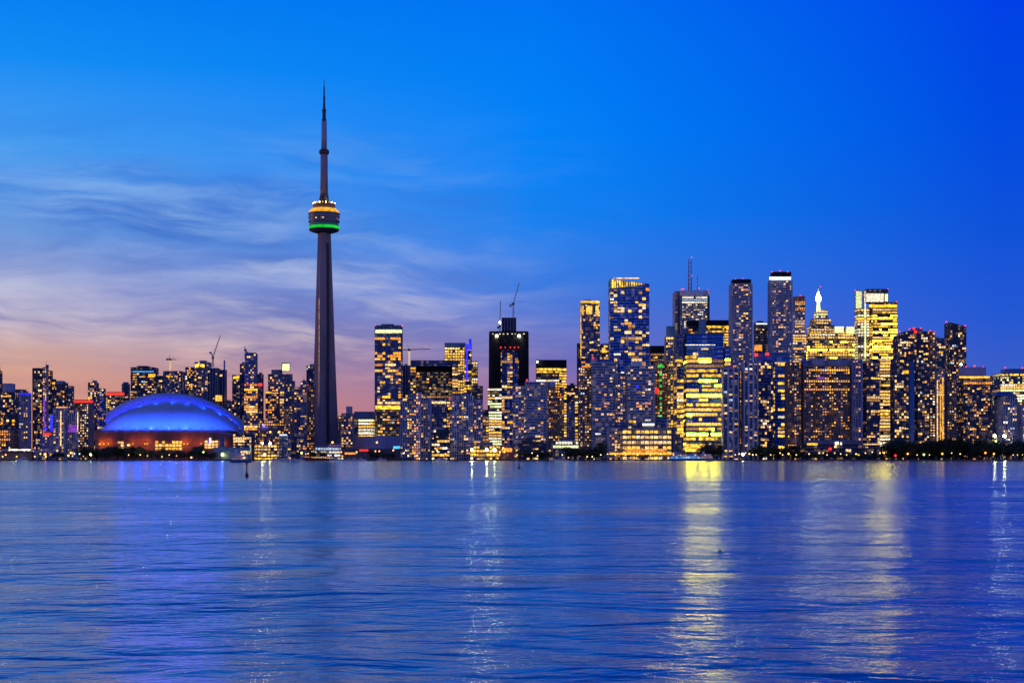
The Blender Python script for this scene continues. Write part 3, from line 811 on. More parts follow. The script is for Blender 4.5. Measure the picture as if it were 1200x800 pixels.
Bld(OT, 'dark-crowned office with yellow floors above the white-slabbed condo', 'office building', 2160,
    [T(628, 664, 430, 'office_dark', lit=L(.15, 'gold', .5)), T(628, 664, 421.5, 'wall_black', yb=430, dy=-.3, part='roof_crown'), T(655, 664, 431, 'office', dy=-1.2, d=6, lit=L(.3, 'gold', .9))],
    lights=[('lampw', 629, 630.4, 423.2, 424.6, -.8, 'warning_light'), ('gold', 632, 663, 431.6, 433.6, -1.6)])
Bld(OT, 'brown tower with one bright window row, in the gap before the gold-crowned tower', 'office building', 2280,
    [T(664, 679, 451, 'office_dark', lit=L(.2, 'amber'))], lights=[('warm', 664.5, 676, 460, 461.6)])
Bld(AB, 'white concrete slab block with a yellow-lit edge', 'building', 1960,
    [T(664, 674, 476, 'condo_pale', lit=L(.06)), T(665, 673, 472, 'wall_blue', yb=476, dy=3, part='mechanical_penthouse'), T(673, 678, 462, 'office_gold', dy=6, lit=L(.5, 'gold', .8))])
Bld(AB, 'low podium with two bright yellow strips of windows near the water', 'building', 1800,
    [T(647, 678, 515.5, 'office_pale', lit=L(.4, 'lime', 1.0, y=(512, 526)), fh=4.2)])
Bld(AB, 'black glass pavilion in front of the white-slabbed condo', 'pavilion', 1770,
    [T(607, 641, 519, 'office_dark', lit=L(.06, 'pale')), T(612, 634, 513, 'office_dark', dy=14, lit=L(.15, 'yellow' if 'yellow' in PAL else 'pale'))])
# ---- centre: gold-crowned tower, blue tower
Bld(CT, 'slim tower with a glowing gold crown', 'tower', 2000,
    [T(680, 703, 353, 'condo_steel', lit=L(.24)), T(676, 681.5, 402, 'condo_dark', dy=8, lit=L(.15))],
    lights=[('gold', 680.3, 702.7, 352.6, 354.6), ('yellow', 681.5, 684, 358, 369), ('yellow', 687, 694, 358.5, 368), ('yellow', 698, 701.5, 358, 369), ('gold', 680.2, 681.2, 356, 420)])


def gold_fins(root, ox, D):
    for i in range(14):
        x = 718 + i * 2.8
        t = 327.2 + (x - 716) * 0.135
        b = max(t + 1.4, 337.5 - i * .30)
        pane('gold', (wx(x, D) - ox, -.8, (wz(t, D) + wz(b, D)) / 2 - GZ), (1.5, .5, wz(t, D) - wz(b, D)), 0, root, 'crown_fin')


Bld(CT, 'broad vivid blue tower with white-gold fins along its sloping crown', 'tower', 1900,
    [T(713, 761, 326.5, 'curtain', slope=332.5, d=34, lit=L(.26, 'pale', .02, y=(338, 450)), sh=.2, bw=4.4)], extra=gold_fins, lights=[('gold', 719, 749, 325.4, 326.4, 6)])
Bld(CT, 'dark tower with a small golden roof lantern, between gold-crowned and blue towers', 'tower', 2080,
    [T(702, 715, 404, 'condo_dark', lit=L(.3)), T(704, 713, 402.5, 'wall_slate', yb=404.5, dy=3, part='mechanical_penthouse')], lights=[('gold', 704, 711, 410, 413), ('yellow', 705.5, 708.5, 407.6, 410)])
Bld(CT, 'tan-fronted condo with pink-lit roof box below the gold-crowned tower', 'apartment tower', 1795,
    [T(677, 693, 430, 'condo_brown', dy=4, lit=L(.34, 'pale')), T(691, 723, 424.5, 'balcony', cut=5, lit=L(.15)), T(692.5, 700, 419, 'wall_lav', yb=425, dy=3, part='mechanical_penthouse'), T(699, 720, 421, 'wall_blue', yb=425, dy=5, part='mechanical_penthouse')],
    lights=[red(695, 419, 2, 1), ('orange', 682, 692, 428.6, 430, 3.4)])
Bld(CT, 'balcony condo with a white roof box below the vivid blue tower', 'apartment tower', 1790,
    [T(720, 733, 437, 'condo_pale', dy=4, lit=L(.22)), T(731, 768, 428, 'balcony', cut=5, lit=L(.14)), T(740.5, 752, 423, 'wall_white', yb=428.5, dy=2, part='mechanical_penthouse')],
    lights=[('blue', 745, 748.5, 451, 454)])
Bld(OT, 'brown office with a black cap just right of the vivid blue tower', 'office building', 2180,
    [T(761, 781, 413, 'office_dark', lit=L(.3, 'amber', .4)), T(761, 781, 405, 'wall_black', yb=413, dy=-.3, part='roof_crown')])
Bld(CT, 'dark condo with a column of green lights down its front', 'apartment tower', 1840,
    [T(766, 782, 424, 'condo_brown', lit=L(.36, 'amber'))],
    lights=[('green', 771, 777, 427, 430.5)] + [('green', 773, 775.4, y, y + 2.6) for y in range(437, 488, 7)] + [('red', 767.5, 771.5, 454, 461)])
Bld(OT, 'low warehouse terminal on the quay with four rows of bright yellow windows', 'terminal building', 1745,
    [T(726, 787, 501.5, 'office_gold', d=50, lit=L(.5, 'office', .9, bp=.93, run=1), bw=5.2, fh=6.4, sh=2.6), T(711, 727, 501, 'condo_pale', dy=8, d=40, lit=L(.2)), T(785.5, 791.5, 500, 'wall_slate', dy=-2, d=30, part='stair_tower'),
     T(716, 751, 495, 'curtain_dark', dy=18, d=24, yb=501.6, lit=L(.1), part='setback_storey'), T(752, 768, 493.5, 'wall_teal', dy=14, d=12, yb=501.6, part='roof_cabin'), T(768, 784, 488.5, 'curtain_dark', dy=16, d=14, yb=501.6, part='roof_cabin')],
    lights=[('white', 753, 767, 496, 498.6, 13.2), ('amber', 714, 790, 530.6, 532.4, -2.6), ('orange', 733, 781, 525.6, 530, -.5), ('gold', 737, 745, 492.5, 495.2, 17.2)])
# ---- financial district


def mast_pair(root, ox, D):
    m = MB()
    for x in (809.2, 812.2): m.tube((wx(x, D) - ox, 26, wz(342, D) - GZ), (wx(x, D) - ox, 26, wz(301.5, D) - GZ), 1.05, .55)
    for y in range(306, 341, 5): m.box(wx(809.2, D) - ox, wx(812.2, D) - ox, 25.6, 26.4, wz(y, D) - GZ, wz(y - .7, D) - GZ)
    m.build('antenna', solid('mast_red', (0.30, 0.07, 0.06), .5), root)
    MB().tube((wx(819.3, D) - ox, 22, wz(342, D) - GZ), (wx(819.3, D) - ox, 22, wz(321, D) - GZ), .9, .5).build('antenna', STEEL, root)


Bld(OT, 'white marble office slab with dark notched corners and twin roof antennas', 'office tower', 2500,
    [T(788, 796.4, 341, 'office_pale', dy=3, d=44, lit=L(.06, 'pale')), T(794, 831, 341, 'office_pale', d=40, lit=L(.3, 'white', .42, x=(.05, .95))), T(794.4, 830, 340.2, 'wall_white', yb=346.5, dy=-.4, part='roof_crown'),
     T(793.8, 797, 347, 'wall_dark', dy=-.8, d=6, part='corner_notch_shade'), T(828.6, 831.6, 347, 'wall_dark', dy=-.8, d=6, part='corner_notch_shade')],  # dark strips set on the corners to paint the notches' shade
    lights=[red(799, 339, 2), red(801, 338.6, 1.6), red(810.5, 301.6, 1.4, 26), red(810.5, 323, 1.4, 25), red(819.4, 337.6, 1.4, 20), red(830, 340, 1.2)], extra=mast_pair)
Bld(OT, 'black-capped office behind the big yellow-lit glass block', 'office building', 2280,
    [T(804, 827, 381, 'office_dark', dy=8, lit=L(.1)), T(804, 820, 375.5, 'wall_black', yb=381, dy=7, part='roof_crown'), T(826, 856, 383, 'office_dark', lit=L(.3, 'gold', .5)), T(826, 856, 375, 'wall_black', yb=383, dy=-.4, part='roof_crown'), T(818.4, 827, 373.6, 'wall_teal', dy=-2, d=12, part='stair_tower')],
    lights=[('gold', 828, 855, 381.6, 384, -.9)])
Bld(CT, 'teal-capped narrow condo hugging the big yellow-lit glass block', 'apartment tower', 1850,
    [T(778.5, 792, 394, 'condo_pale', lit=L(.4, 'gold', .15)), T(780.5, 791, 382, 'wall_teal', yb=394, dy=1, part='mechanical_penthouse')])
Bld(OT, 'big blue glass block with many floors blazing yellow over the ferry', 'office building', 1800,
    [T(800, 848, 390.5, 'vivid', d=40, lit=L(.34, 'blaze', .58, bp=.82, run=4, y=(418, 530)), fh=5.6, sh=2.3), T(789.5, 801, 391, 'curtain_dark', dy=2, d=34, lit=L(.1, 'gold', .4, y=(424, 520))), T(846.5, 856, 406, 'vivid', dy=4, d=24, lit=L(.3, 'blaze', .6, y=(418, 530)), fh=5.6, sh=2.3),
     T(797, 806, 384.5, 'wall_slate', yb=391, dy=6, d=12, part='mechanical_penthouse')],
    lights=[('white', 803, 838, 403.6, 404.4), ('warm', 822, 830, 408, 409.6), ('warm', 812, 818, 413, 416.4), ('gold', 803, 816, 417, 420), ('gold', 818, 834, 419, 421.4), ('gold', 791, 800, 421, 424, 1.4),
            ('gold', 803, 826, 520, 529), ('gold', 791, 801, 480, 483, 1.4), ('violet', 836.5, 840.5, 420, 422)])
Bld(CT, 'white balcony tower with a plain black cap, next to the big yellow-lit block', 'apartment tower', 2060,
    [T(853, 883, 332, 'balcony', cut=7, d=32, lit=L(.24)), T(856, 881, 327, 'wall_black', yb=332, dy=4, cut=5, d=24, part='roof_crown')], lights=[red(862, 327, 1.4, 5), red(871, 326.6, 1.4, 5)])
Bld(OT, 'dark tower with one white light line at its roof, between the capped towers', 'office building', 2330,
    [T(883, 901, 377.5, 'office_dark', lit=L(.1, 'amber'))], lights=[('icy', 886, 899, 378.6, 380)])
Bld(CT, 'white balcony tower with a black cap over a glowing white collar', 'apartment tower', 2050,
    [T(898.5, 930, 328, 'balcony', cut=7, d=32, lit=L(.24, 'condo')), T(902, 928, 318.4, 'wall_black', yb=324, dy=4, cut=5, d=24, part='roof_crown'), T(899, 929.5, 324, 'wall_white', yb=328.2, dy=.3, cut=7, d=31, part='roof_collar')],
    lights=[('icy', 901.5, 927, 324.3, 327.8), red(905, 318.6, 1.3, 3), red(914, 317.4, 1.5, 3), red(923, 318.6, 1.3, 3)])
Bld(OT, 'red-brown office tower peeping out behind the white-collared tower', 'office tower', 2420,
    [T(929, 943.5, 347.5, 'condo_brown', lit=L(.3, 'amber', .2)), T(929, 943.5, 347, 'wall_brick', yb=353, dy=-.3, part='roof_crown')], lights=[red(938, 346.6, 1.4, 2)])
Bld(OT, 'pale gridded office at the shoulder of the stepped gold tower', 'office tower', 2300,
    [T(929, 943, 365, 'office_pale', lit=L(.3, 'pale', .3)), T(926, 945, 391, 'office_pale', dy=-10, lit=L(.4, 'office', .4))])


def beacon(root, ox, D):
    for nm, key, prof in (('beacon_stem', 'lime', [(3.4, 363.4), (2.6, 357), (2.4, 352)]), ('beacon_lantern', 'beam', [(2.4, 352), (3.7, 350), (3.7, 347), (2.0, 344.6), (.9, 341)]), ('beacon_tip', 'lime', [(.9, 341), (.3, 336.5)])):
        MB().lathe([(r, wz(y, D) - GZ) for r, y in prof], 16, wx(961.5, D) - ox, 16).build(nm, E[key], root)
    MB().tube((wx(961.5, D) - ox, 16, wz(340, D) - GZ), (wx(961.5, D) - ox, 16, wz(335.5, D) - GZ), .5, .3).build('spire', STEEL, root)


Bld(OT, 'stepped gold-lit tower crowned by a brilliant white-green beacon', 'office tower', 2300,
    [T(941, 1002, 398, 'office_gold', lit=L(.4, 'tall', .62, bp=.8, run=3)), T(943.5, 988, 390, 'office_gold', dy=5, lit=L(.4, 'office', .75)), T(945.5, 978, 381, 'office_gold', dy=8, lit=L(.4, 'office', .7)), T(949, 974, 373, 'office_gold', dy=11, lit=L(.3, 'office', .4)),
     T(953.5, 970, 363, 'office_pale', dy=14, lit=L(.6, 'lime', .7)), T(976, 1003, 384, 'office_gold', dy=12, lit=L(.4, 'office', .7))],
    lights=[('lime', 978, 988.6, 384, 391, 11), ('lime', 992, 1002.4, 384, 391, 11), ('white', 978, 988.6, 382.6, 384.4, 11.2), ('white', 992, 1002.4, 382.6, 384.4, 11.2), red(961.5, 336, 1.2, 14)], extra=beacon)
Bld(OT, 'tall gold-banded office tower with a white-lit square crown and corner pylon', 'office tower', 2200,
    [T(1018, 1051.5, 354, 'office_dark', dy=-4, d=24, lit=L(.3, 'tall', .58, bp=.86, run=4)), T(1001.5, 1019, 361, 'office_gold', dy=6, lit=L(.3, 'lime', .6)), T(1012, 1041, 338.5, 'office_dark', yb=354, dy=8, d=20, part='roof_crown', lit=L(0)),
     T(1001.5, 1011, 340, 'office_pale', dy=5, d=14, yb=362, lit=L(0), part='corner_pylon')],
    lights=[('white', 1015, 1035.6, 344, 353.6, 7.2), ('lime', 1037, 1040.4, 344.5, 353, 7.2), ('lime', 1003, 1009.6, 341.4, 361, 4.3), ('amber', 1018.5, 1051, 357, 360, -4.6), ('white', 1013, 1014.2, 341, 356, 7.0), ('gold', 1003, 1051, 372.6, 374.4, -4.8), ('lime', 1013.2, 1014.6, 356, 420, 5),
            red(1002, 340, 1.3, 3), red(1008.6, 346, 1.8, 3), red(1040.6, 338.6, 1.3, 7), red(1050.8, 353.6, 1.3, -5)])
Bld(OT, 'office with a stack of yellow floors squeezed behind the broad brown slab', 'office building', 1960,
    [T(1028, 1044, 419, 'office', lit=L(.3, 'office', .8, bp=.95))])
# ---- waterfront east of the ferry
Bld(CT, 'striped white pier condo beside the glass block, first of the pair', 'apartment tower', 1785,
    [T(843.5, 866, 432, 'fins', d=26, lit=L(.17)), T(848, 862, 429.5, 'wall_grey', yb=432.2, dy=4, d=10, part='mechanical_penthouse')], lights=[red(860, 430, 1.6, 2)])
Bld(CT, 'striped white pier condo touching the blue wedge roof, taller of the pair', 'apartment tower', 1790,
    [T(868, 888.5, 424, 'fins', d=26, lit=L(.17)), T(864.5, 869, 433, 'condo_brown', dy=6, d=14, lit=L(.6, 'amber'))])
Bld(OT, 'navy glass block with a sloping wedge roof and red roof lamps', 'office building', 1850,
    [T(884, 926, 418, 'vivid', d=30, lit=L(.05), yb=424), T(884, 925, 413, 'wall_blue', yb=418.3, slope=402, dy=1, d=28, part='wedge_roof'), T(886, 906, 424, 'curtain_dark', dy=-2, bw=2.6, lit=L(.24, 'pale')), T(905, 923, 424, 'vivid', dy=1, lit=L(.2, 'gold', .42, x=(.2, .85)), sh=1.6, fh=4.6)],
    lights=[('redlamp', 884, 888, 414, 417, -.8, 'warning_light'), ('redlamp', 897, 901, 413.4, 416, -.8, 'warning_light'), red(911, 403, 1.8), ('orange', 884, 893, 404, 411, 12), ('warm', 908, 925, 424.4, 426, -.6)])
Bld(CT, 'broad brown slab condo with scattered orange rooms', 'apartment building', 1785,
    [T(919.5, 939, 424, 'condo_brown', lit=L(.28, 'amber'), dy=3), T(938, 996, 428, 'condo_brown', d=22, lit=L(.24, 'amber', .08)), T(950, 967, 420.6, 'wall_lav', yb=428.2, dy=4, d=12, part='mechanical_penthouse'), T(966, 1002, 421.4, 'wall_grey', yb=428.2, dy=5, d=12, part='mechanical_penthouse'),
     T(938, 949, 422, 'wall_blue', yb=428.2, dy=7, d=10, part='mechanical_penthouse')], lights=[('violet', 957, 966, 441.6, 444)])
Bld(CT, 'white-framed condo end bay with a dark blue flank, joined to the brown slab', 'apartment building', 1780,
    [T(995, 1009, 421, 'condo_lav', d=20, lit=L(.18, 'amber')), T(1010.4, 1031, 421.5, 'condo_dark', dy=3, d=22, lit=L(.16, 'amber', .12)), T(1008.4, 1011, 420.5, 'wall_lav', dy=-.6, d=12, part='end_wall')])
Bld(CT, 'dark condo with red lamps all over its roof', 'apartment tower', 1880,
    [T(1046, 1072, 393, 'condo_dark', lit=L(.26)), T(1053, 1090, 388, 'condo_dark', dy=3, lit=L(.22)), T(1066, 1081, 384.4, 'wall_slate', yb=388.2, dy=7, part='mechanical_penthouse'), T(1086, 1096, 388.5, 'condo_brown', dy=-3, d=14, lit=L(.55, 'pale'))],
    lights=[red(1054, 388, 2, 1), red(1066, 385.4, 1.8, 5), red(1071, 385, 3.2, 5), red(1073, 388.6, 4, 1), red(1079, 384.6, 1.8, 5), red(1090, 387.6, 2, -4), red(1095, 389, 1.6, -4)])
Bld(CT, 'dark condo with one blank blue wall stripe, in front of the red-lamped roof', 'apartment tower', 1790,
    [T(1043, 1065, 425, 'condo_dark', lit=L(.25, 'pale')), T(1064, 1071.5, 424, 'wall_blue', dy=-1, d=18, part='blank_wall'), T(1071, 1089, 426, 'condo_dark', dy=3, lit=L(.24, 'pale'))], lights=[('amber', 1058, 1065, 434, 437.4)])
Bld(CT, 'teal glass tower in the notch beside the sloping-top tower', 'tower', 1960,
    [T(1094, 1108, 396, 'condo_teal', lit=L(.22))])
Bld(CT, 'dark tower with a steeply sloping knife-edge top', 'tower', 2000,
    [T(1106.5, 1132.5, 377.5, 'condo_dark', slope=382.5, lit=L(.24)), T(1102, 1108.5, 398, 'condo_grid', dy=-2, slope=386, lit=L(.1))], lights=[red(1109, 377, 1.6, .5), red(1131, 381.6, 1.8, .5), ('lampw', 1125.4, 1127, 426, 427.6, -.8, 'warning_light')])
Bld(CT, 'condo with a yellow floodlit corner column', 'apartment tower', 1785,
    [T(1096, 1107, 437, 'condo_pale', lit=L(.35, 'gold')), T(1106, 1121, 437, 'condo_brown', dy=4, lit=L(.38, 'pale'))], lights=[('yellow', 1098, 1099, 446, 526), ('yellow', 1101.6, 1102.8, 450, 526), ('amber', 1104.4, 1105.4, 442, 526)])  # added glowing strips imitate the floodlight on the column
Bld(CT, 'wide dark condo with a curved lilac rooftop drum', 'apartment building', 1800,
    [T(1119, 1163, 440.5, 'condo_dark', lit=L(.26, 'amber', .06)), T(1122, 1158, 430, 'wall_lav', yb=440.8, dy=5, cut=8, d=20, part='mechanical_penthouse')],
    lights=[('amber', 1124, 1160, 440.8, 442.8), red(1132, 429.6, 1.6, 7), red(1142, 428.8, 2, 7), red(1152, 430, 1.6, 7)])
Bld(CT, 'teal-dark condo with a row of roof lights at the east end', 'apartment building', 1900,
    [T(1162, 1216, 437, 'condo_teal', lit=L(.3, 'lime', .12)), T(1170, 1212, 432, 'wall_blue', yb=437.2, dy=4, cut=8, part='mechanical_penthouse')],
    lights=[('yellow', 1171 + i * 6.2, 1175 + i * 6.2, 438, 440) for i in range(6)] + [red(1178, 430.6, 2, 6), red(1198, 431, 2, 6)])


def hip_roof(root, ox, D):
    x0, x1 = wx(1165, D) - ox, wx(1192, D) - ox; za, zb = wz(463.5, D) - GZ, wz(458, D) - GZ
    xm = (x0 + x1) / 2
    mesh_obj('hip_roof', [(x0, -1, za), (x1, -1, za), (x1, 22, za), (x0, 22, za), (xm - 6, 10, zb), (xm + 6, 10, zb)], [(0, 1, 5, 4), (1, 2, 5), (2, 3, 4, 5), (3, 0, 4), (3, 2, 1, 0)], BLUEP, root)


Bld(CT, 'pale gridded condo under a pitched blue roof at the east end', 'apartment building', 1790,
    [T(1165, 1192, 463.5, 'condo_grid', lit=L(.24, 'pale')), T(1191, 1214, 474, 'condo_grid', dy=4, lit=L(.3, 'pale'))], extra=hip_roof)
# ---- low buildings along the promenade
Bld(AB, 'ferry dock canopy outlined by a bright white-gold light strip', 'terminal building', 1740,
    [T(-10, 40, 529, 'wall_brown', d=12, part='hall'), T(-6, 42, 526.6, 'wall_white', yb=528, dy=-4, d=16, part='canopy')], lights=[('white', 10, 36, 526.1, 527.5, -4.6), ('lampy', 12, 20, 526.5, 527.1, -4.9), ('lampy', 26, 33, 526.5, 527.1, -4.9)])
Bld(AB, 'two-storey pinkish quay house with small orange lamps', 'building', 1742,
    [T(40, 66, 527.5, 'wall_lav', d=12, part='hall'), T(44, 62, 528.6, 'office_pale', dy=-.6, d=3, lit=L(.5, 'amber'))])
Bld(AB, 'long white-lit pavilion at the foot of the spire tower', 'pavilion', 1760,
    [T(369, 400, 523, 'office_pale', lit=L(.5, 'white', .9), d=14), T(385, 400, 520.4, 'wall_lav', yb=523.1, dy=3, d=8, part='mechanical_penthouse')])
Bld(AB, 'dark shed with red neon strip below the yellow-windowed hall', 'building', 1765,
    [T(402, 470, 525.5, 'wall_dark', d=16, part='hall')], lights=[('red', 421, 431.5, 526.4, 528.4), ('orange', 404, 417, 530, 532), ('sky', 461, 468.5, 522.5, 525.4)])
Bld(AB, 'bright yellow arcade behind the twin floodlights on the quay', 'building', 1770,
    [T(551, 592, 521, 'office_gold', d=14, lit=L(.5, 'gold', .5))])
Bld(AB, 'orange-lit kiosk beside the twin floodlights', 'kiosk', 1755,
    [T(586, 603, 521.5, 'wall_brick', d=10, part='hall')], lights=[('orange', 588, 600, 525, 529), ('lampo', 589, 590.4, 524, 525.4, -.8, 'warning_light')])
Bld(AB, 'dark terraced quay pavilion with slanted glass skylights', 'pavilion', 1755,
    [T(934, 1034, 520, 'office_dark', d=20, lit=L(.12, 'amber')), T(941, 1008, 515.4, 'wall_slate', dy=10, d=14, yb=520.2, part='setback_storey')],
    lights=[('amber', 946, 958, 519, 521.4, -.5), ('white', 978.5, 982.6, 517.4, 521, -.5), ('white', 984.5, 986.6, 518, 521, -.5), ('redlamp', 971.4, 974.4, 524.4, 527, -.8, 'warning_light'), ('warm', 1012, 1032, 519.6, 521), ('white', 1031, 1038, 517.4, 522.6, -.5)])
Bld(AB, 'tan rounded quay tower stub among the dark trees', 'building', 1745,
    [T(1118.6, 1130, 517.6, 'wall_beige', cut=3, d=8, part='drum')])
# ---- just past either edge of the view
for i, (x0, x1, y, D_, st_, lab) in enumerate((
        (-34, -13, 452, 1900, 'condo_dark', 'dark condo past the western edge, nearest to the view'), (-58, -36, 474, 1840, 'condo_grid', 'pale gridded condo past the western edge'), (-84, -60, 440, 2050, 'condo_steel', 'steel-blue tower past the western edge'),
        (1217, 1240, 452, 1880, 'condo_dark', 'dark condo past the eastern edge, nearest to the view'), (1242, 1262, 470, 1830, 'condo_grey', 'grey condo past the eastern edge'), (1264, 1290, 458, 1990, 'condo_teal', 'teal tower past the eastern edge'))):
    Bld(CT, lab, 'apartment tower', D_, [T(x0, x1, y, st_, lit=L(.25))])
# ---- small infill far behind
Bld(AB, 'dim far block seen low between the dome and the steel-blue tower', 'building', 2700,
    [T(262, 276, 470, 'condo_dark', lit=L(.1))])
Bld(AB, 'dim far block low behind the brown boxy-roofed condo', 'building', 2700,
    [T(396, 425, 488, 'condo_dark', lit=L(.2, 'amber'))])

for b in BLDS: build(b)
# ================================================================== the domed stadium
def stadium():
    D = 2080.0                                  # front of the wall
    k = D / F
    cx = wx(197, D + 100)
    root = empty('domed_stadium', (cx, D, GZ), 0, 'broad domed stadium floodlit deep blue over a rust-red wall', 'stadium')
    root['kind'] = 'thing'
    Dc = D + 60
    zt = wz(504.5, D) - GZ                      # top of wall
    conc = solid('stadium_concrete', (0.27, 0.135, 0.12), .8)
    white = solid('roof_membrane', (0.50, 0.52, 0.60), .55, var=.10, scale=.03)
    # wall: a wide rounded front
    hw = (278 - 106) * .5 * D / F + 9
    pl = []
    for i in range(41):
        a = -math.pi / 2 + math.pi * (i / 40.0)
        ca, sa = math.cos(a), math.sin(a)
        pl.append((hw * math.copysign(abs(sa) ** .45, sa), 95 - 95 * abs(ca) ** .45))
    xo = wx(192, D) - cx
    v, f = [], []
    levels = [(0, 1.0, 0), (zt * .34, 1.0, 0), (zt * .34, .985, 2), (zt * .66, .985, 2), (zt * .66, 1.0, 0), (zt, 1.0, 0), (zt, .95, 4)]
    for (z, s, inn) in levels:
        for (x, y) in pl: v.append((x * s + xo, y + inn, z))
    n = len(pl)
    for r in range(len(levels) - 1):
        for i in range(n - 1): f.append((r * n + i, r * n + i + 1, (r + 1) * n + i + 1, (r + 1) * n + i))
    mesh_obj('wall', v, f, conc, root)
    # roof: (1) outer parabolic arch shell, running away from the viewer; (2) quarter dome in front of it
    def shell(name, half, h, y0, y1, x_c, pw, quarter=False, ny=14, z0=zt, th=0.0):
        v, f = [], []; na = 48
        for j in range(ny + 1):
            t = j / ny
            for i in range(na + 1):
                s = -1 + 2 * i / na
                if quarter:
                    a = t * math.pi / 2
                    y = y1 - (y1 - y0) * math.cos(a) * (1 - abs(s) ** 2.2 * .55)
                    hh = h * (1 - s * s) ** pw * math.sin(a) ** .9
                else:
                    y = y0 + (y1 - y0) * t
                    hh = h * (1 - s * s) ** pw * (1 - .10 * t * t)
                v.append((x_c + half * s, y, z0 + hh))
        m = na + 1
        for j in range(ny):
            for i in range(na): f.append((j * m + i, j * m + i + 1, (j + 1) * m + i + 1, (j + 1) * m + i))
        if not quarter:                          # the arch's own front rim, a band 6 m deep, so that the shell has thickness
            b0 = len(v)
            for i in range(na + 1):
                s = -1 + 2 * i / na
                v.append((x_c + (half - 5) * s, y0 + .5, z0 + max(0, (h - 6)) * (1 - s * s) ** pw))
            for i in range(na): f.append((i, b0 + i, b0 + i + 1, i + 1))
        return mesh_obj(name, v, f, white, root, smooth=True)
    x_out = wx(196.5, D + 84) - cx; x_in = wx(199.5, D + 52) - cx
    kk = (D + 86) / F; kk3 = (D + 52) / F
    h_o, w_o, h_i, w_i = 45.6 * kk, 90.5 * kk, 35.0 * kk3, 81.5 * kk3
    # the great arch: a sloping front band that climbs from the gap behind the quarter dome, then the barrel running back
    v, f = [], []; na = 56
    rows = [(63.5, h_i + .5, w_i + .4, x_in), (64.2, h_i + 2.6, w_i + 2.4, x_in), (76, h_i + (h_o - h_i) * .72, w_i + (w_o - w_i) * .7, (x_in + x_out) / 2), (86, h_o - .6, w_o - .5, x_out), (88, h_o, w_o, x_out), (110, h_o * .98, w_o, x_out), (140, h_o * .9, w_o, x_out)]
    for (y, h, wd_, xc) in rows:
        for i in range(na + 1):
            s = -1 + 2 * i / na
            v.append((xc + wd_ * s, y, zt + h * (1 - s * s) ** .72))
    m = na + 1
    for j in range(len(rows) - 1):
        for i in range(na): f.append((j * m + i, j * m + i + 1, (j + 1) * m + i + 1, (j + 1) * m + i))
    mesh_obj('arch_roof_panel', v, f, white, root)
    shell('quarter_dome', w_i, h_i, 4, 63, x_in, .72, True, ny=22)
    # rim ledge and its floodlights
    ledge = MB().box(xo - hw * .97, xo + hw * .97, 1.0, 4.0, zt - .5, zt + 1.1).build('rim_ledge', conc, root)
    def flood(lp, tgt, e, size, col):
        lp = Vector(lp)
        fx = MB().box(-.8, .8, -.5, .5, -.5, .5).build('floodlight', DARK, ledge); fx.location = lp + Vector((0, -.6, -.9))
        ld = bpy.data.lights.new('floodlight_beam', 'SPOT'); ld.energy = e; ld.color = col; ld.spot_size = size; ld.spot_blend = .9; ld.shadow_soft_size = 1.0
        lo = bpy.data.objects.new('floodlight_beam', ld); COL.objects.link(lo); lo.parent = fx; lo.location = (0, .9, .9)
        lo.rotation_euler = (Vector(tgt) - lp).to_track_quat('-Z', 'Y').to_euler()
    for px in (140, 158, 177, 197, 217, 237, 256):                      # small ones close under the roof: the bright scallops along its hem
        x = wx(px, D + 4) - cx
        flood((x, 2.6, zt + 2.2), (x, 30, zt + 22), 0.4e4 * BLUE, R(120), (0.12, 0.36, 1.0))
    for px in range(119, 280, 13):                      # strong ones on brackets out over the street wash the whole dome
        x = wx(px, D - 16) - cx
        flood((x, -16, zt + 3.5), (wx(197 + (px - 197) * .8, D + 40) - cx, 58, zt + 36), 3.9e5 * BLUE, R(92), (0.014, 0.075, 1.0))
    for i in range(15):                                                 # and a row in the gap below the great arch
        s = -.93 + 1.86 * i / 14
        x = x_in + w_i * s; z = zt + h_i * (1 - s * s) ** .72
        flood((x, 56, z + 5.5), (x_out + w_o * s, 80, z + 9), 4.6e4 * (1 + 1.6 * max(0, -s)) * BLUE, R(130), (0.004, 0.008, 1.0))
        if i % 2: flood((x_in + w_i * s * .9, 60, z + 6.5), (x_in + w_i * s * .7, 22, zt + h_i * .7), 1.8e5 * BLUE, R(140), (0.004, 0.05, 1.0))
    # lit concourse bays in the wall
    def bay(key, x0, x1, y0, y1, nx, ny, name='window'):
        for i in range(nx):
            for j in range(ny):
                if rng.random() < .14: continue
                a = x0 + (x1 - x0) * i / nx; b = x0 + (x1 - x0) * (i + .82) / nx
                c = y0 + (y1 - y0) * j / ny; d = y0 + (y1 - y0) * (j + .7) / ny
                s = ((a + b) / 2 - 192) / 86
                yy = 95 - 95 * max(0.0, 1 - abs(s) ** (1 / .45 * 1)) ** .45 if abs(s) < 1 else 95
                yy = 95 - 95 * (max(0.0, 1 - (abs(s) ** (2 / .45))) ** (.45 / 2))
                pane(key if rng.random() < .7 else rng.choice(('warm', 'orange', 'yellow')), (wx((a + b) / 2, D + yy) - cx, yy - .35, (wz(c, D) + wz(d, D)) / 2 - GZ), ((b - a) * k, .3, (d - c) * k), 0, root, name)
    bay('yellow', 178, 214, 516.5, 528, 9, 3)
    bay('warm', 138, 153, 517, 527, 4, 3)
    bay('warm', 240, 256, 516, 526, 4, 3)
    pane('icy', (wx(246.3, D) - cx, .4, wz(516, D) - GZ), (2.6, .4, 7), 0, root, 'sign_board')
    pane('violet', (wx(244, D) - cx, .6, wz(516.5, D) - GZ), (2.4, .4, 5), 0, root, 'sign_board')
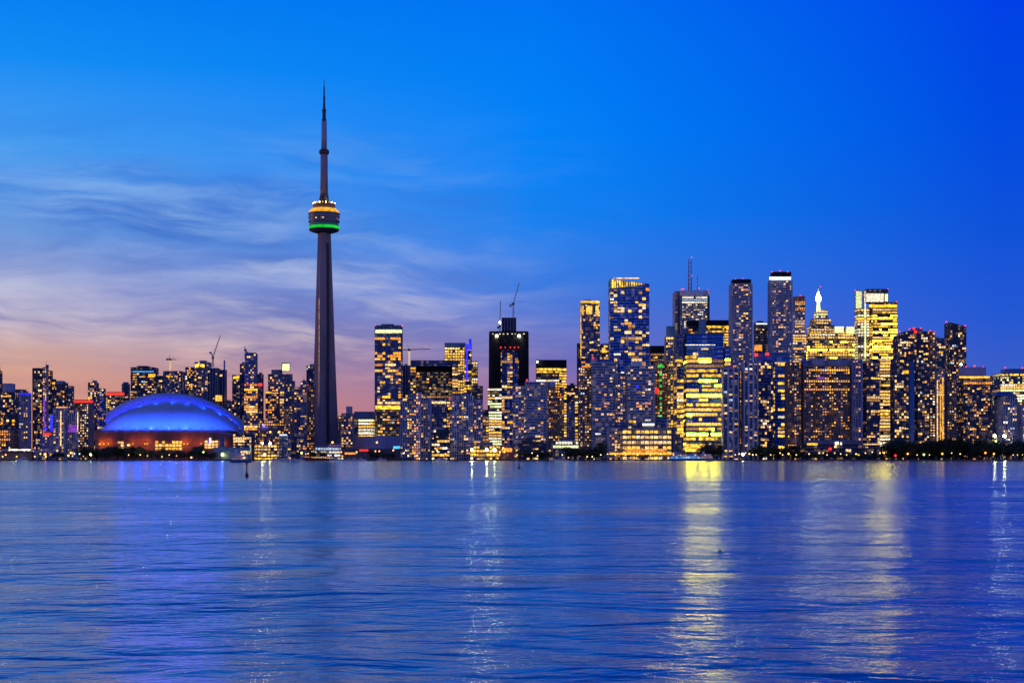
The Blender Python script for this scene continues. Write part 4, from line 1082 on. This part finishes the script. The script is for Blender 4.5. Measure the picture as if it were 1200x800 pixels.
    for x in (117, 122, 127.5, 156, 170, 173, 216, 220, 236, 262):
        lamp_y = 95 - 95 * (max(0.0, 1 - (abs((x - 192) / 86) ** (2 / .45))) ** (.45 / 2))
        pane('amber', (wx(x, D + lamp_y) - cx, lamp_y - 1.6, wz(520, D) - GZ), (1.5, 1.2, 1.5), 0, root, 'wall_lamp')
        ld = bpy.data.lights.new('wall_lamp', 'POINT'); ld.energy = 2.2e3; ld.color = (1.0, .22, .04); ld.shadow_soft_size = .8
        lo = bpy.data.objects.new('wall_lamp_light', ld); COL.objects.link(lo); lo.parent = root; lo.location = (wx(x, D + lamp_y) - cx, lamp_y - 6, wz(519, D) - GZ)


BLUE = 0.21
stadium()


# ================================================================== the spire tower
def spire_tower():
    D = 2242.0
    k = D / F
    zz = lambda y: wz(y, D) - GZ
    ox = wx(379.8, D)
    root = empty('observation_tower', (ox, D, GZ), 0, 'soaring concrete observation tower with a lit pod and needle antenna', 'tower')
    root['kind'] = 'thing'
    conc = solid('tower_concrete', (0.33, 0.245, 0.26), .85, var=.32, scale=.035)
    dk = solid('tower_dark', (0.05, 0.05, 0.06), .6)
    # shaft: hexagonal core with three tapering legs
    ang0 = R(-94)
    def section(z_px, half):
        Rl = half * k * 1.13                       # leg reach
        core = min(6.6 * k, half * k * .80)
        hwid = min(4.3 * k, core * .66)
        pts = []
        for q in range(3):
            a = ang0 + q * 2 * math.pi / 3
            ex, ey = math.cos(a), math.sin(a); tx, ty = -ey, ex
            for (r, t_) in ((core, -hwid), (Rl, -hwid * .72), (Rl, hwid * .72), (core, hwid)):
                pts.append((ex * r + tx * t_, ey * r + ty * t_))
            am = a + math.pi / 3
            for dd in (-.32, .32): pts.append((math.cos(am + dd) * core * .93, math.sin(am + dd) * core * .93))
        return pts
    prof = [(536, 17.5), (520, 16.0), (500, 14.6), (470, 13.2), (440, 12.0), (410, 10.9), (380, 9.9), (350, 8.9), (320, 7.9), (295, 7.2), (272, 6.6)]
    v, f = [], []
    for (y, h) in prof: v += [(x, yy, zz(y) if y < 536 else 0) for (x, yy) in section(y, h)]
    P = len(v) // len(prof)
    for r in range(len(prof) - 1):
        for i in range(P): f.append((r * P + i, r * P + (i + 1) % P, (r + 1) * P + (i + 1) % P, (r + 1) * P + i))
    mesh_obj('shaft', v, f, conc, root)
    # lift windows up the front hollow: a dim gold line; dark boxes paint groove shade
    n = 24
    a = ang0 + math.pi / 3
    def lift(px, y0, y1, key, wd, name, mat=None):
        m = MB()
        for i in range(n):
            ya = y0 + (y1 - y0) * i / n; yb = y0 + (y1 - y0) * (i + 1.0) / n
            xa = (wx(px, D) - ox)
            m.box(xa - wd / 2, xa + wd / 2, -6.2 * k, -2.0 * k, zz(yb), zz(ya))
        return m.build(name, mat or E[key], root)
    def leg_x(y): return 0
    lift(374.9, 350, 477, 'dim', 1.3, 'lift_and_shade_strip')
    lift(374.9, 477, 519, None, 1.6, 'lift_and_shade_strip', dk)
    lift(384.9, 285, 519, None, 2.6, 'lift_and_shade_strip', dk)  # dark box put in for the shade of the second groove
    # pod
    L_ = lambda rows: [(r * k, zz(y)) for r, y in rows]
    MB().lathe(L_([(6.6, 273.5), (12, 272.6), (16.5, 271.2)]), 40).build('pod_underside', dk, root, True)
    MB().lathe(L_([(16.4, 271.2), (17.4, 270), (17.8, 268.8)]), 48).build('pod_radome_shade_band', dk, root, True)  # dark band paints the shading towards the radome's underside
    MB().lathe(L_([(17.8, 268.8), (17.9, 267.4), (17.8, 265.4)]), 48).build('pod_light_ring', glow('pod_green', (0.02, 0.72, 0.07), .8, .3, .10), root, True)
    MB().lathe(L_([(17.8, 265.4), (17.2, 263.6), (16.2, 262.6)]), 48).build('pod_radome', solid('pod_radome', (.10, .42, .20), .5), root, True)  # green base colour imitates the ring's light on the radome
    MB().lathe(L_([(16.2, 262.6), (16.4, 261), (18.2, 260.8), (18.2, 258.6), (17.7, 258.4), (17.7, 256.2), (18.4, 256), (18.4, 253.4), (17.6, 253.2), (17.6, 251.6), (18.6, 251.4), (18.6, 250.2)]), 48).build('pod_decks', solid('pod_panel', (0.16, 0.16, 0.19), .4), root)
    MB().lathe(L_([(18.5, 250.2), (17.0, 247.4), (14.0, 245.0), (13.2, 244.6)]), 48).build('pod_gold_roof', glow('pod_roof_glow', (1.0, .44, .03), 1.25, .4, .12), root, True)  # roof skin glows by itself to imitate gold light on it
    MB().lathe(L_([(12.6, 244.6), (12.8, 240.4), (13.4, 240.2), (13.4, 239.4)]), 40).build('pod_upper_drum', solid('pod_brown', (.30, .17, .08), .6), root)
    MB().lathe(L_([(6.2, 239.4), (5.8, 234.8), (5.0, 229.4)]), 24).build('pod_neck', dk, root)
    for i in range(22):
        a = 2 * math.pi * (i + .5) / 22
        pane('lampy' if i % 2 else 'gold', (13.1 * k * math.cos(a), 13.1 * k * math.sin(a), zz(238.6)), (.9, .9, 1.5), a, root, 'rim_lamp')
    for i in range(14):
        a = -math.pi / 2 + (i - 6.5) * .17
        pane('yellow', (16.0 * k * math.cos(a), 16.0 * k * math.sin(a), zz(247.6)), (2.6, 2.2, 2.6), a + math.pi / 2, root, 'deck_lamp')
    for i in range(26):
        if rng.random() < .45: continue
        a = -math.pi + math.pi * (i + .5) / 26
        r = 17.7 * k + .1
        pane(rng.choice(('warm', 'dim', 'dim', 'yellow', 'white')), (r * math.cos(a), r * math.sin(a), zz(257.4 if rng.random() < .5 else 259.6)), (2.2, .5, 1.2), a + math.pi / 2, root, 'window')
    MB().box(1.2 * k, 5.6 * k, -6 * k, -2 * k, zz(236), zz(229)).build('plant_room', solid('pod_panel', (.16, .16, .19)), root)
    ant = solid('tower_antenna_pale', (.34, .36, .44), .5)
    MB().lathe(L_([(4.7, 230), (4.3, 205), (4.2, 181)]), 18).build('upper_shaft', conc, root, True)
    MB().lathe(L_([(5.2, 181), (5.9, 179.6), (5.9, 176.6), (4.4, 175.4)]), 24).build('sky_pod', dk, root)
    MB().lathe(L_([(3.4, 176), (3.3, 160), (3.1, 142.4)]), 14).build('antenna_base', ant, root, True)
    MB().lathe(L_([(2.6, 142.6), (2.7, 140), (2.1, 139), (2.1, 131), (2.5, 130), (2.3, 128)]), 12).build('antenna_collar', dk, root)
    MB().lathe(L_([(1.5, 128.2), (1.2, 116), (1.4, 115.4), (1.4, 113.8), (.95, 113), (.8, 102), (.45, 101), (.3, 93)]), 10).build('antenna', dk, root)
    for i, y in enumerate((300, 345)): pane('dim', (wx(381, D) - ox, -7.4 * k, zz(y)), (1.2, .5, 1.2), 0, root, 'warning_light')


spire_tower()


# ================================================================== cranes
def crane(label, D, px, y_base, y_cab, jib, cj, key=None, pend=True):
    """jib, cj: photo ends of the jib and the counter-jib"""
    ox = wx(px, D); zb = wz(y_base, D); zc = wz(y_cab, D)
    root = empty('tower_crane', (ox, D, zb), 0, label, 'crane'); root['kind'] = 'thing'
    st = STEEL
    h = zc - zb
    m = MB(); s = .9
    for (x, y) in ((-s, -s), (s, -s), (s, s), (-s, s)): m.box(x - .28, x + .28, y - .28, y + .28, -3, h)
    q = 0
    while q < h - 2:
        m.tube((-s, -s, q), (s, -s, q + 2.6), .18, k=4); m.tube((s, s, q), (-s, s, q + 2.6), .18, k=4); q += 2.6
    m.build('mast', st if key is None else glow('crane_mast_glow', (1.0, .72, .30), .8, .3), root)  # mast material glows by itself in place of floodlight falling on it
    cab = MB().box(-1.6, 1.6, -1.8, 1.8, h - .4, h + 2.4); cab.build('cab', DARK, root)
    def arm(name, to, r0, r1):
        tx, tz = wx(to[0], D) - ox, wz(to[1], D) - zb
        m = MB(); a = Vector((0, 0, h + 2.0)); b = Vector((tx, 0, tz))
        d = (b - a); up = Vector((0, 1, 0)).cross(d.normalized())
        for (oy, ou) in ((-.7, -.4), (.7, -.4), (0, .9)):
            o = Vector((0, oy, 0)) + up * ou
            m.tube(a + o, b + o * .3, r0, r1, k=5)
        nn = max(3, int(d.length / 3.2)); 
        for i in range(nn):
            p = a + d * (i / nn); p2 = a + d * ((i + 1) / nn); kk = 1 - .7 * i / nn
            m.tube(p + (up * -.4 + Vector((0, -.7, 0))) * kk, p2 + up * .9 * kk, .14, k=4)
        return b, m.build(name, st, root)
    b, _ = arm('jib', jib, .34, .24)
    c, cjo = arm('counter_jib', cj, .4, .4)
    MB().box(c.x - 1.6, c.x + 1.6, -1.2, 1.2, c.z - 2.4, c.z + .6).build('counterweight', GREY, cjo)
    if pend:
        m = MB(); top = Vector((c.x * .25, 0, h + 8))
        m.tube((0, 0, h + 2), top, .3, .2, 5); m.tube(top, b * .85 + Vector((0, 0, (h + 2) * .15)), .12, k=4); m.tube(top, c, .12, k=4)
        m.build('pendant_cables', DARK, root)
    return root


crane('luffing crane with steep raised jib on the dark building above the dome', 2420, 249.5, 428, 420, (258.4, 392.5), (246.6, 412.5))
crane('small hammerhead crane with floodlit yellow mast above the dome', 2500, 199.4, 436, 422, (207, 421.2), (196, 420.4), 'y')
crane('tiny pale crane behind the slender steel-blue tower', 2330, 287.6, 418, 411, (286, 405.5), (289.5, 412.5), pend=False)
crane('hammerhead crane with a long level jib beside the gold-banded tower', 2200, 479.6, 430, 411, (504.5, 408.8), (470.5, 410.4), 'y')
crane('steep luffing crane on the roof of the black shrouded tower', 2142, 601.6, 374, 357, (608.4, 331.5), (598.2, 357.5), pend=False)
cr = crane('upright mast crane with folded jib at the corner of the black shrouded tower', 2150, 585.8, 388, 383, (586.6, 351), (583.8, 383), pend=False)
pane('lampw', (0, -2, 12), (2.2, 1.2, 2.2), 0, cr, 'work_lamp')

# ================================================================== trees along the promenade
BARK = solid('bark', (0.05, 0.038, 0.028), .9)


def leaf_mat():
    m, n, out = newmat('tree_leaves')
    g = n.node('ShaderNodeNewGeometry').outputs['Random Per Island']
    c = n.ramp(g, [(0.0, (0.022, 0.034, 0.014, 1)), (.6, (0.045, 0.07, 0.025, 1)), (1.0, (0.085, 0.105, 0.04, 1))])
    p = n.node('ShaderNodeBsdfPrincipled'); n.put(p.inputs['Base Color'], c); p.inputs['Roughness'].default_value = .7
    m.node_tree.links.new(p.outputs[0], out.inputs[0]); return m


LEAF = leaf_mat()


def tree_meshes(seed):
    r = random.Random(seed)
    m = MB(); m.tube((0, 0, -.2), (.1, 0, .36), .034, .024, 7)
    lobes = []
    for i in range(9):
        a = r.uniform(0, 6.28); q = r.uniform(.06, .28); z = r.uniform(.26, .82)
        p = Vector((math.cos(a) * q, math.sin(a) * q, z)); lobes.append((p, r.uniform(.13, .24)))
        m.tube((.08, 0, .32), p * .95, .014, .004, 5)
    tm = bpy.data.meshes.new('trunk'); tm.from_pydata(m.v, [], m.f); tm.materials.append(BARK)
    v, f = [], []
    for i in range(900):
        p, s = r.choice(lobes)
        d = Vector((r.gauss(0, 1), r.gauss(0, 1), r.gauss(0, .8))).normalized() * s * r.uniform(.35, 1.12)
        c = p + d; u = Vector((r.gauss(0, 1), r.gauss(0, 1), r.gauss(0, 1))).normalized(); t = u.orthogonal().normalized()
        w_ = r.uniform(.018, .042); n0 = len(v)
        v += [tuple(c + u * w_), tuple(c + t * w_ * .8), tuple(c - u * w_), tuple(c - t * w_ * .8)]; f.append((n0, n0 + 1, n0 + 2, n0 + 3))
    cm = bpy.data.meshes.new('crown'); cm.from_pydata(v, [], f); cm.materials.append(LEAF)
    return tm, cm


TREES = [tree_meshes(s) for s in (1, 2, 3, 4)]


def tree(px, D, h, wide, label, group):
    tm, cm = rng.choice(TREES)
    root = empty('shore_tree', (wx(px, D), D, GZ - .05), rng.uniform(0, 6.28), label, 'tree', group); root['kind'] = 'thing'
    root.scale = (h * wide, h * wide, h)
    for nm, me in (('trunk', tm), ('crown', cm)):
        o = bpy.data.objects.new(nm, me); COL.objects.link(o); o.parent = root


def tree_row(x0, x1, n, h0, h1, label, group, D0=1716, D1=1738, wide=1.25):
    for i in range(n):
        x = x0 + (x1 - x0) * (i + rng.uniform(.2, .8)) / n
        tree(x, rng.uniform(D0, D1), rng.uniform(h0, h1), wide * rng.uniform(.85, 1.2), label, group)


tree_row(63, 74, 3, 9, 13, 'dark shoreline tree below the purple-washed pale condo', 'trees below the purple condo')
tree_row(93, 152, 17, 11, 17, 'leafy dark tree in the clump before the west half of the dome', 'trees before the west half of the dome', wide=1.35)
tree_row(154, 166, 4, 14, 18, 'taller bushy tree before the dome wall', 'tall trees before the dome wall', wide=1.1)
tree_row(168, 226, 14, 8, 13, 'small promenade tree below the lit stadium wall', 'small trees below the stadium wall')
tree_row(227, 240, 4, 11, 17, 'tree beside the lit sign on the stadium wall', 'trees by the stadium sign')
tree_row(241, 252, 3, 7, 10, 'low tree beside the long blue shed', 'trees by the blue shed')
tree_row(363, 384, 5, 7, 12, 'dark tree at the foot of the spire tower', 'trees below the spire tower')
tree_row(434, 462, 7, 6, 11, 'tree by the dark shed with red neon', 'trees by the neon shed')
tree_row(608, 644, 7, 6, 12, 'dark tree around the black glass pavilion', 'trees around the black pavilion')
tree_row(664, 680, 5, 12, 16, 'rounded tree before the podium with yellow strips', 'trees by the yellow-striped podium')
tree_row(683, 698, 5, 11, 15, 'round dark tree below the tan-fronted condo', 'trees below the tan-fronted condo')
tree_row(700, 708, 3, 16, 22, 'tall narrow tree beside the warehouse terminal', 'trees beside the terminal', wide=.8)
tree_row(733, 760, 3, 5, 7, 'small tree in front of the lit terminal windows', 'trees before the terminal')
tree_row(822, 845, 7, 16, 22, 'big dark tree by the moored ferry', 'trees by the ferry', D0=1722, D1=1745, wide=1.2)
tree_row(880, 922, 11, 12, 19, 'dark tree below the navy wedge-roofed block', 'trees below the wedge-roofed block', wide=1.3)
tree_row(922, 1042, 24, 5, 10, 'small quay tree before the broad brown slab', 'trees before the brown slab')
tree_row(926, 1000, 10, 14, 20, 'dark garden tree at the foot of the broad brown slab', 'garden trees at the brown slab', D0=1758, D1=1772)
tree_row(1040, 1104, 24, 16, 25, 'dark park tree below the blue-striped condo', 'park trees below the blue-striped condo', D0=1712, D1=1750, wide=1.4)
tree_row(1104, 1150, 18, 17, 27, 'dark park tree below the lilac-drum condo', 'park trees below the lilac-drum condo', D0=1712, D1=1750, wide=1.4)
tree_row(1150, 1250, 34, 16, 24, 'dark park tree below the pitched blue roof', 'park trees below the pitched roof', D0=1712, D1=1750, wide=1.4)

# ================================================================== lamps
LAMPM = {}


def lamp(px, y, key, label, group, D=1708, r=.55, power=0, col=(1, .6, .25)):
    z = wz(y, D)
    root = empty('street_lamp', (wx(px, D), D, GZ), 0, label, 'street lamp', group); root['kind'] = 'thing'
    h = z - GZ
    kq = ('post', round(h, 0))
    if kq not in LAMPM:
        b = MB().tube((0, 0, 0), (0, 0, round(h, 0)), .11, .07, 6).tube((0, 0, round(h, 0)), (0, -.7, round(h, 0) + .25), .06, .05, 5)
        me = bpy.data.meshes.new('post'); me.from_pydata(b.v, [], b.f); me.materials.append(DARK); LAMPM[kq] = me
    kg = ('globe', key, r)
    if kg not in LAMPM:
        b = MB().lathe([(.12, -r), (r * .8, -r * .55), (r, 0), (r * .75, r * .6), (.12, r)], 12)
        me = bpy.data.meshes.new('lamp_globe'); me.from_pydata(b.v, [], b.f); me.materials.append(E[key]); LAMPM[kg] = me
    o = bpy.data.objects.new('post', LAMPM[kq]); COL.objects.link(o); o.parent = root
    o = bpy.data.objects.new('lamp_globe', LAMPM[kg]); COL.objects.link(o); o.parent = root; o.location = (0, -.8, round(h, 0) + r * .6)
    if power:
        ld = bpy.data.lights.new('lamp_light', 'POINT'); ld.energy = power; ld.color = col; ld.shadow_soft_size = .6
        lo = bpy.data.objects.new('lamp_light', ld); COL.objects.link(lo); lo.parent = root; lo.location = (0, -.8, round(h, 0) + r * .6)


def lamps(pts, key, label, group, **k):
    if k.get('r', 1) < 1.0 and key in ('lampy', 'lampw'): key = 'lamps'
    for (x, y) in pts: lamp(x, y, key, label, group, **k)


YEL = (1, .72, .2); ORA = (1, .33, .06)
lamps([(553, 527.5)], 'flood', 'brilliant yellow floodlight standing alone left of the bright yellow arcade', None, r=1.5, power=9e4, col=YEL)
lamps([(570.5, 527.6), (579.5, 527.6)], 'flood', 'twin yellow floodlight before the bright yellow arcade', 'twin floodlights on the quay', r=1.5, power=9e4, col=YEL)
lamps([(870.3, 533)], 'lampw', 'brightest starlike white lamp on the quay below the striped condos', None, r=1.5, power=8e4, col=YEL)
lamps([(866, 532.6), (873.5, 531.4), (878, 532.6), (882, 533.2), (886, 533), (861.5, 533.4)], 'lampy', 'small yellow lamp on the quay around the starlike lamp', 'lamps below the striped condos', r=.8, power=1.2e4, col=YEL)
lamps([(1165.4, 511.4), (1177, 511.4)], 'flood', 'tall white floodlight over the park trees at the east end', 'floodlights over the park', r=1.5, D=1752, power=6e4, col=(1, .85, .5))
lamps([(1166.8, 517.4)], 'lampg', 'greenish lamp just below the white park floodlights', None, r=1.1, D=1708, power=1e4, col=YEL)
lamps([(1063.5, 531.6), (1154.5, 530.8), (1164.5, 531.8), (1104, 532)], 'lampo', 'orange park lamp glowing under the dark trees', 'orange lamps under the park trees', r=1.0, power=1.5e4, col=ORA)
lamps([(1082.5, 532.8)], 'lampg', 'bright green-yellow lamp under the park trees', None, r=1.2, power=2e4, col=YEL)
lamps([(1074.5, 533), (1089, 533.4), (1115, 531.5), (1125, 532), (1187, 533.4), (1192, 533.6), (1198, 533.2)], 'lampy', 'faint yellow promenade lamp under the park trees', 'faint lamps under the park trees', r=.6)
lamps([(1049, 534)], 'redlamp', 'red glowing lamp at the west end of the park trees', None, r=1.2, power=1e4, col=(1, .05, .05))
lamps([(948, 532), (960, 530.5), (964.5, 531.2), (969, 533), (978, 530.6), (985, 532), (992, 533.2), (1003, 532), (1014, 530.6), (1022, 530), (1031, 530.8), (1036, 531)], 'lampy', 'yellow lamp on the quay before the terraced pavilion', 'lamps before the terraced pavilion', r=.75, power=9e3, col=YEL)
lamps([(903, 533.6), (914, 530.6), (917, 533), (933, 533)], 'lampw', 'white quay lamp below the navy wedge-roofed block', 'lamps below the wedge-roofed block', r=.7, power=8e3)
lamps([(924, 532)], 'lampo', 'dull orange lamp between quay trees below the navy block', None, r=1.0, power=1e4, col=ORA)
lamps([(316.8, 507), (327.4, 506.4)], 'lampo', 'high orange sodium lamp above the yellow-lit low block', 'high orange lamps', r=1.2, D=1760, power=1.2e5, col=ORA)
lamps([(316.6, 519.8), (307.4, 520.2)], 'flood', 'bright yellow-green lamp before the yellow-lit low block', 'yellow-green lamps', r=1.2, D=1752, power=6e4, col=YEL)
lamps([(310.3, 533.2)], 'lampy', 'yellow quay lamp below the bright yellow-green lamps', None, r=1.1, power=1.5e4, col=YEL)
lamps([(353.6, 531)], 'lampg', 'green-yellow lamp beside the dark glass cube', None, r=1.2, power=1.5e4, col=YEL)
lamps([(389.8, 518.6)], 'lampo', 'orange lamp on the pavilion at the foot of the spire tower', None, r=1.1, D=1756, power=8e4, col=ORA)
lamps([(441.8, 518.8)], 'lampo', 'orange lamp against the lilac podium wall', None, r=1.1, D=1756, power=8e4, col=ORA)
lamps([(440, 529), (444.5, 528.4), (461, 527.8), (418, 529.6), (400, 529.6)], 'lampo', 'small orange lamp before the dark shed with red neon', 'lamps before the neon shed', r=.8, power=9e3, col=ORA)
lamps([(83.2, 531.2), (80.4, 534.6)], 'lampo', 'orange-red lamp on the quay below the red-roofed condo', 'orange-red quay lamps', r=1.0, power=1.2e4, col=ORA)
lamps([(87.4, 532.6), (93.4, 532.2)], 'icy', 'blue-white quay lamp at the start of the dome trees', 'blue-white quay lamps', r=.9)
lamps([(106.4, 533.6)], 'lampy', 'yellow lamp on the grass bank before the dome trees', None, r=1.0, power=1.2e4, col=YEL)
lamps([(3.4, 535.4), (7, 533.6), (19.8, 535.4), (34, 527.6), (47.6, 531.8), (53.6, 531.8), (41, 535), (54, 535)], 'lampo', 'small orange lamp around the quay canopy at the west end', 'lamps around the quay canopy', r=.8, power=9e3, col=ORA)
lamps([(151, 533), (164.5, 533.4), (173, 534), (190, 535), (198.4, 533), (207, 534.4)], 'lampy', 'dim yellow lamp under the small trees below the stadium', 'dim lamps below the stadium', r=.6, power=6e3, col=YEL)
lamps([(224.4, 536.2)], 'lampw', 'white lamp low on the quay before the stadium sign', None, r=.9, power=8e3)
lamps([(238.6, 530)], 'lampg', 'pale green lamp by the stadium sign trees', None, r=.8)
lamps([(260.6, 533.4)], 'lampy', 'yellow lamp at the foot of the square silo', None, r=1.2, D=1736, power=4e4, col=YEL)
lamps([(489, 534), (512, 528), (522, 532.6), (542, 529), (586, 530), (591, 529.6)], 'lampo', 'warm lamp along the quay below the white grid condos', 'lamps below the grid condos', r=.8, power=1e4, col=ORA)
lamps([(606, 533), (623.6, 531), (630, 534), (659, 533), (666, 536), (688, 535), (694, 535.4)], 'lampy', 'pale lamp on the quay beside the black glass pavilion', 'lamps by the black pavilion', r=.65, power=7e3, col=YEL)
lamps([(704, 533), (712, 532.6), (721, 533), (733, 533.4), (747, 533), (762, 533), (774, 532)], 'lampw', 'white lamp along the quay before the warehouse terminal', 'lamps before the terminal', r=.7, power=1e4, col=(1, .6, .25))

# ================================================================== boats and floating things
def hull(name, length, beam, h, mat, parent, sheer=.6, z0=-.3, bow=1):
    v, f = [], []; n = 12
    for i in range(n + 1):
        t = i / n; x = -length / 2 + length * t
        wv = beam / 2 * (1 - max(0, (t - .62) / .38) ** 2.2) * (.82 + .18 * min(1, t * 5))
        zt = h + sheer * max(0, (t - .5) * 2) ** 2
        for (yy, z) in ((-wv, zt), (-wv * .82, z0), (wv * .82, z0), (wv, zt)): v.append((x * bow, yy, z))
    for i in range(n):
        for j in range(4): f.append((i * 4 + j, i * 4 + (j + 1) % 4, (i + 1) * 4 + (j + 1) % 4, (i + 1) * 4 + j))
    f += [(0, 1, 2, 3), tuple(n * 4 + q for q in (3, 2, 1, 0))]
    return mesh_obj(name, v, f, mat, parent)


def ferry(px, D, length, label, hullm, cabm, key='sky', winkey='warm'):
    root = empty('ferry_boat', (wx(px, D), D, 0), 0, label, 'ferry'); root['kind'] = 'thing'
    hull('hull', length, 9, 2.3, hullm, root, .8)
    MB().box(-length * .44, length * .30, -3.6, 3.6, 2.3, 4.9).build('lower_cabin', cabm, root)
    MB().box(-length * .40, length * .22, -3.2, 3.2, 5.1, 7.3).build('upper_cabin', cabm, root)
    MB().box(-length * .43, length * .27, -3.8, 3.8, 4.9, 5.1).build('deck', WHITE, root)
    MB().box(-length * .41, length * .24, -3.5, 3.5, 7.3, 7.5).build('roof', WHITE, root)
    MB().box(length * -.30, length * -.18, -2, 2, 7.5, 10.2).build('wheelhouse', cabm, root)
    MB().tube((length * -.20, 0, 7.5), (length * -.20, 0, 14.5), .16, .08).build('mast', STEEL, root)
    for row, z, x0, x1, yy in ((0, 3.8, -.42, .28, -3.66), (1, 6.3, -.38, .20, -3.26)):
        n = int((x1 - x0) * length / 2.6)
        for i in range(n):
            if rng.random() < .25: continue
            pane(winkey if rng.random() < .6 else 'dim', ((x0 + (x1 - x0) * (i + .5) / n) * length, yy, z), (1.6, .1, 1.0), 0, root)
    pane(key, (-length * .06, -4.0, 2.9), (length * .74, .14, .55), 0, root, 'light_strip')
    pane(key, (-length * .06, -3.9, 5.0), (length * .60, .14, .35), 0, root, 'light_strip')
    return root


NAVYB = solid('boat_blue', (0.04, 0.12, 0.40), .4)
ferry(806, 1694, 46, 'long blue-lit ferry moored below the blazing yellow glass block', NAVYB, solid('boat_cabin', (.20, .30, .52), .5))
ferry(829, 1697, 18, 'shorter white-and-blue cabin boat at the stern of the long ferry', NAVYB, WHITE, 'dim')
f2 = ferry(282.5, 1000, 13.5, 'dark ferry crossing in front of the long blue shed', solid('boat_navy', (.05, .12, .28), .5), WHITE, 'dim', 'warm')
f2.scale = (1, .5, .85)


def tall_ship(px, D, length, label):
    root = empty('tall_ship', (wx(px, D), D, 0), 0, label, 'ship'); root['kind'] = 'thing'
    hull('hull', length, 7, 2.6, solid('ship_red', (.18, .05, .03), .6), root, 1.4, bow=-1)
    MB().box(-length * .2, length * .32, -2, 2, 2.6, 4.4).build('deck_house', BROWN, root)
    for x in (-.26, .02, .28):
        m = MB().tube((x * length, 0, 2.4), (x * length, 0, 20), .22, .08)
        for z in (9, 13): m.tube((x * length - .1, -3.2, z), (x * length + .1, 3.2, z), .1, k=5)
        m.build('mast', solid('spar_wood', (.16, .10, .06)), root)
    MB().tube((-length * .5, 0, 3.6), (-length * .66, 0, 6.2), .16, .08).build('bowsprit', solid('spar_wood', (.16, .10, .06)), root)
    for i in range(16): pane('amber' if i % 3 else 'orange', (-length * .42 + length * .86 * i / 15, -3.3, 4.1 + .2 * (i % 2)), (.7, .2, .5), 0, root, 'deck_lamp')
    for i in range(8): pane('warm', (-length * .16 + length * .44 * i / 7, -2.06, 3.6), (1.0, .1, .8), 0, root)


tall_ship(372, 1692, 32, 'three-masted ship strung with orange lamps below the spire tower')


def yacht(px, D, s, label, group, mast=True):
    root = empty('moored_yacht', (wx(px, D), D, 0), 0, label, 'yacht', group); root['kind'] = 'thing'
    root.scale = (s * rng.choice((-1, 1)), s, s)
    hull('hull', 11, 3.4, 1.3, WHITE, root, .4)
    MB().box(-3.2, 1.6, -1.2, 1.2, 1.3, 2.3).box(-2.4, .4, -1.0, 1.0, 2.3, 3.0).build('cabin', WHITE, root)
    MB().box(-2.9, 1.2, -1.24, -1.2, 1.6, 2.1).build('cabin_window', DARK, root)
    if mast: MB().tube((.6, 0, 1.3), (.6, 0, 13), .09, .05).tube((.6, 0, 2.6), (-3.8, 0, 2.7), .06, k=5).build('mast', STEEL, root)


for i, px in enumerate((322, 330, 338, 346, 352)): yacht(px, rng.uniform(1686, 1696), 1.0, 'small white yacht moored between the dark glass cube and the three-masted ship', 'yachts by the dark glass cube', i % 2 == 0)
for i, px in enumerate((408, 416, 424, 447)): yacht(px, rng.uniform(1686, 1696), 1.0, 'small white yacht moored before the dark shed with red neon', 'yachts by the neon shed', i % 2 == 1)
for i, px in enumerate((649, 655, 661, 738)): yacht(px, rng.uniform(1686, 1696), .9, 'small white yacht moored along the quay of the yellow-striped podium and terminal', 'yachts by the podium', i % 2 == 1)
yacht(26, 1688, 1.3, 'white yacht moored alone by the quay canopy', None)
yacht(517, 1690, 1.2, 'white yacht moored alone between the two white grid condos', None, False)
yacht(394, 1684, 1.3, 'white motor yacht moored at the stern of the three-masted ship', None, False)


def buoy(px, y, h, r, label):
    D = CAMH * F / (y - HY)
    root = empty('spar_buoy', (wx(px, D), D, 0), 0, label, 'buoy'); root['kind'] = 'thing'
    bm = solid('buoy_paint', (.02, .022, .025), .5)
    MB().lathe([(r * .55, -.5), (r, -.1), (r, h * .12), (r * .62, h * .24), (r * .36, h * .3)], 16).build('float', bm, root)
    MB().lathe([(r * .34, h * .3), (r * .3, h * .8), (r * .26, h * .8)], 10).build('pole', bm, root)
    MB().lathe([(r * .5, h * .8), (r * .55, h * .93), (r * .2, h)], 12).build('top_mark', bm, root)


buoy(289.2, 558.6, 2.45, .30, 'tall dark spar buoy standing in the water before the long blue shed')
buoy(608.4, 549.0, 2.3, .36, 'small dark buoy in the water below the black shrouded tower')
D_ = CAMH * F / (646.5 - HY)
r_ = empty('marker_float', (wx(843.6, D_), D_, 0), 0, 'tiny dark float on the yellow reflection in mid water', 'float'); r_['kind'] = 'thing'
MB().lathe([(.03, -.05), (.062, 0), (.05, .05), (.02, .085)], 10).build('float', DARK, r_)
MB().tube((0, 0, .06), (.02, 0, .15), .012, .01, 5).build('pole', DARK, r_)
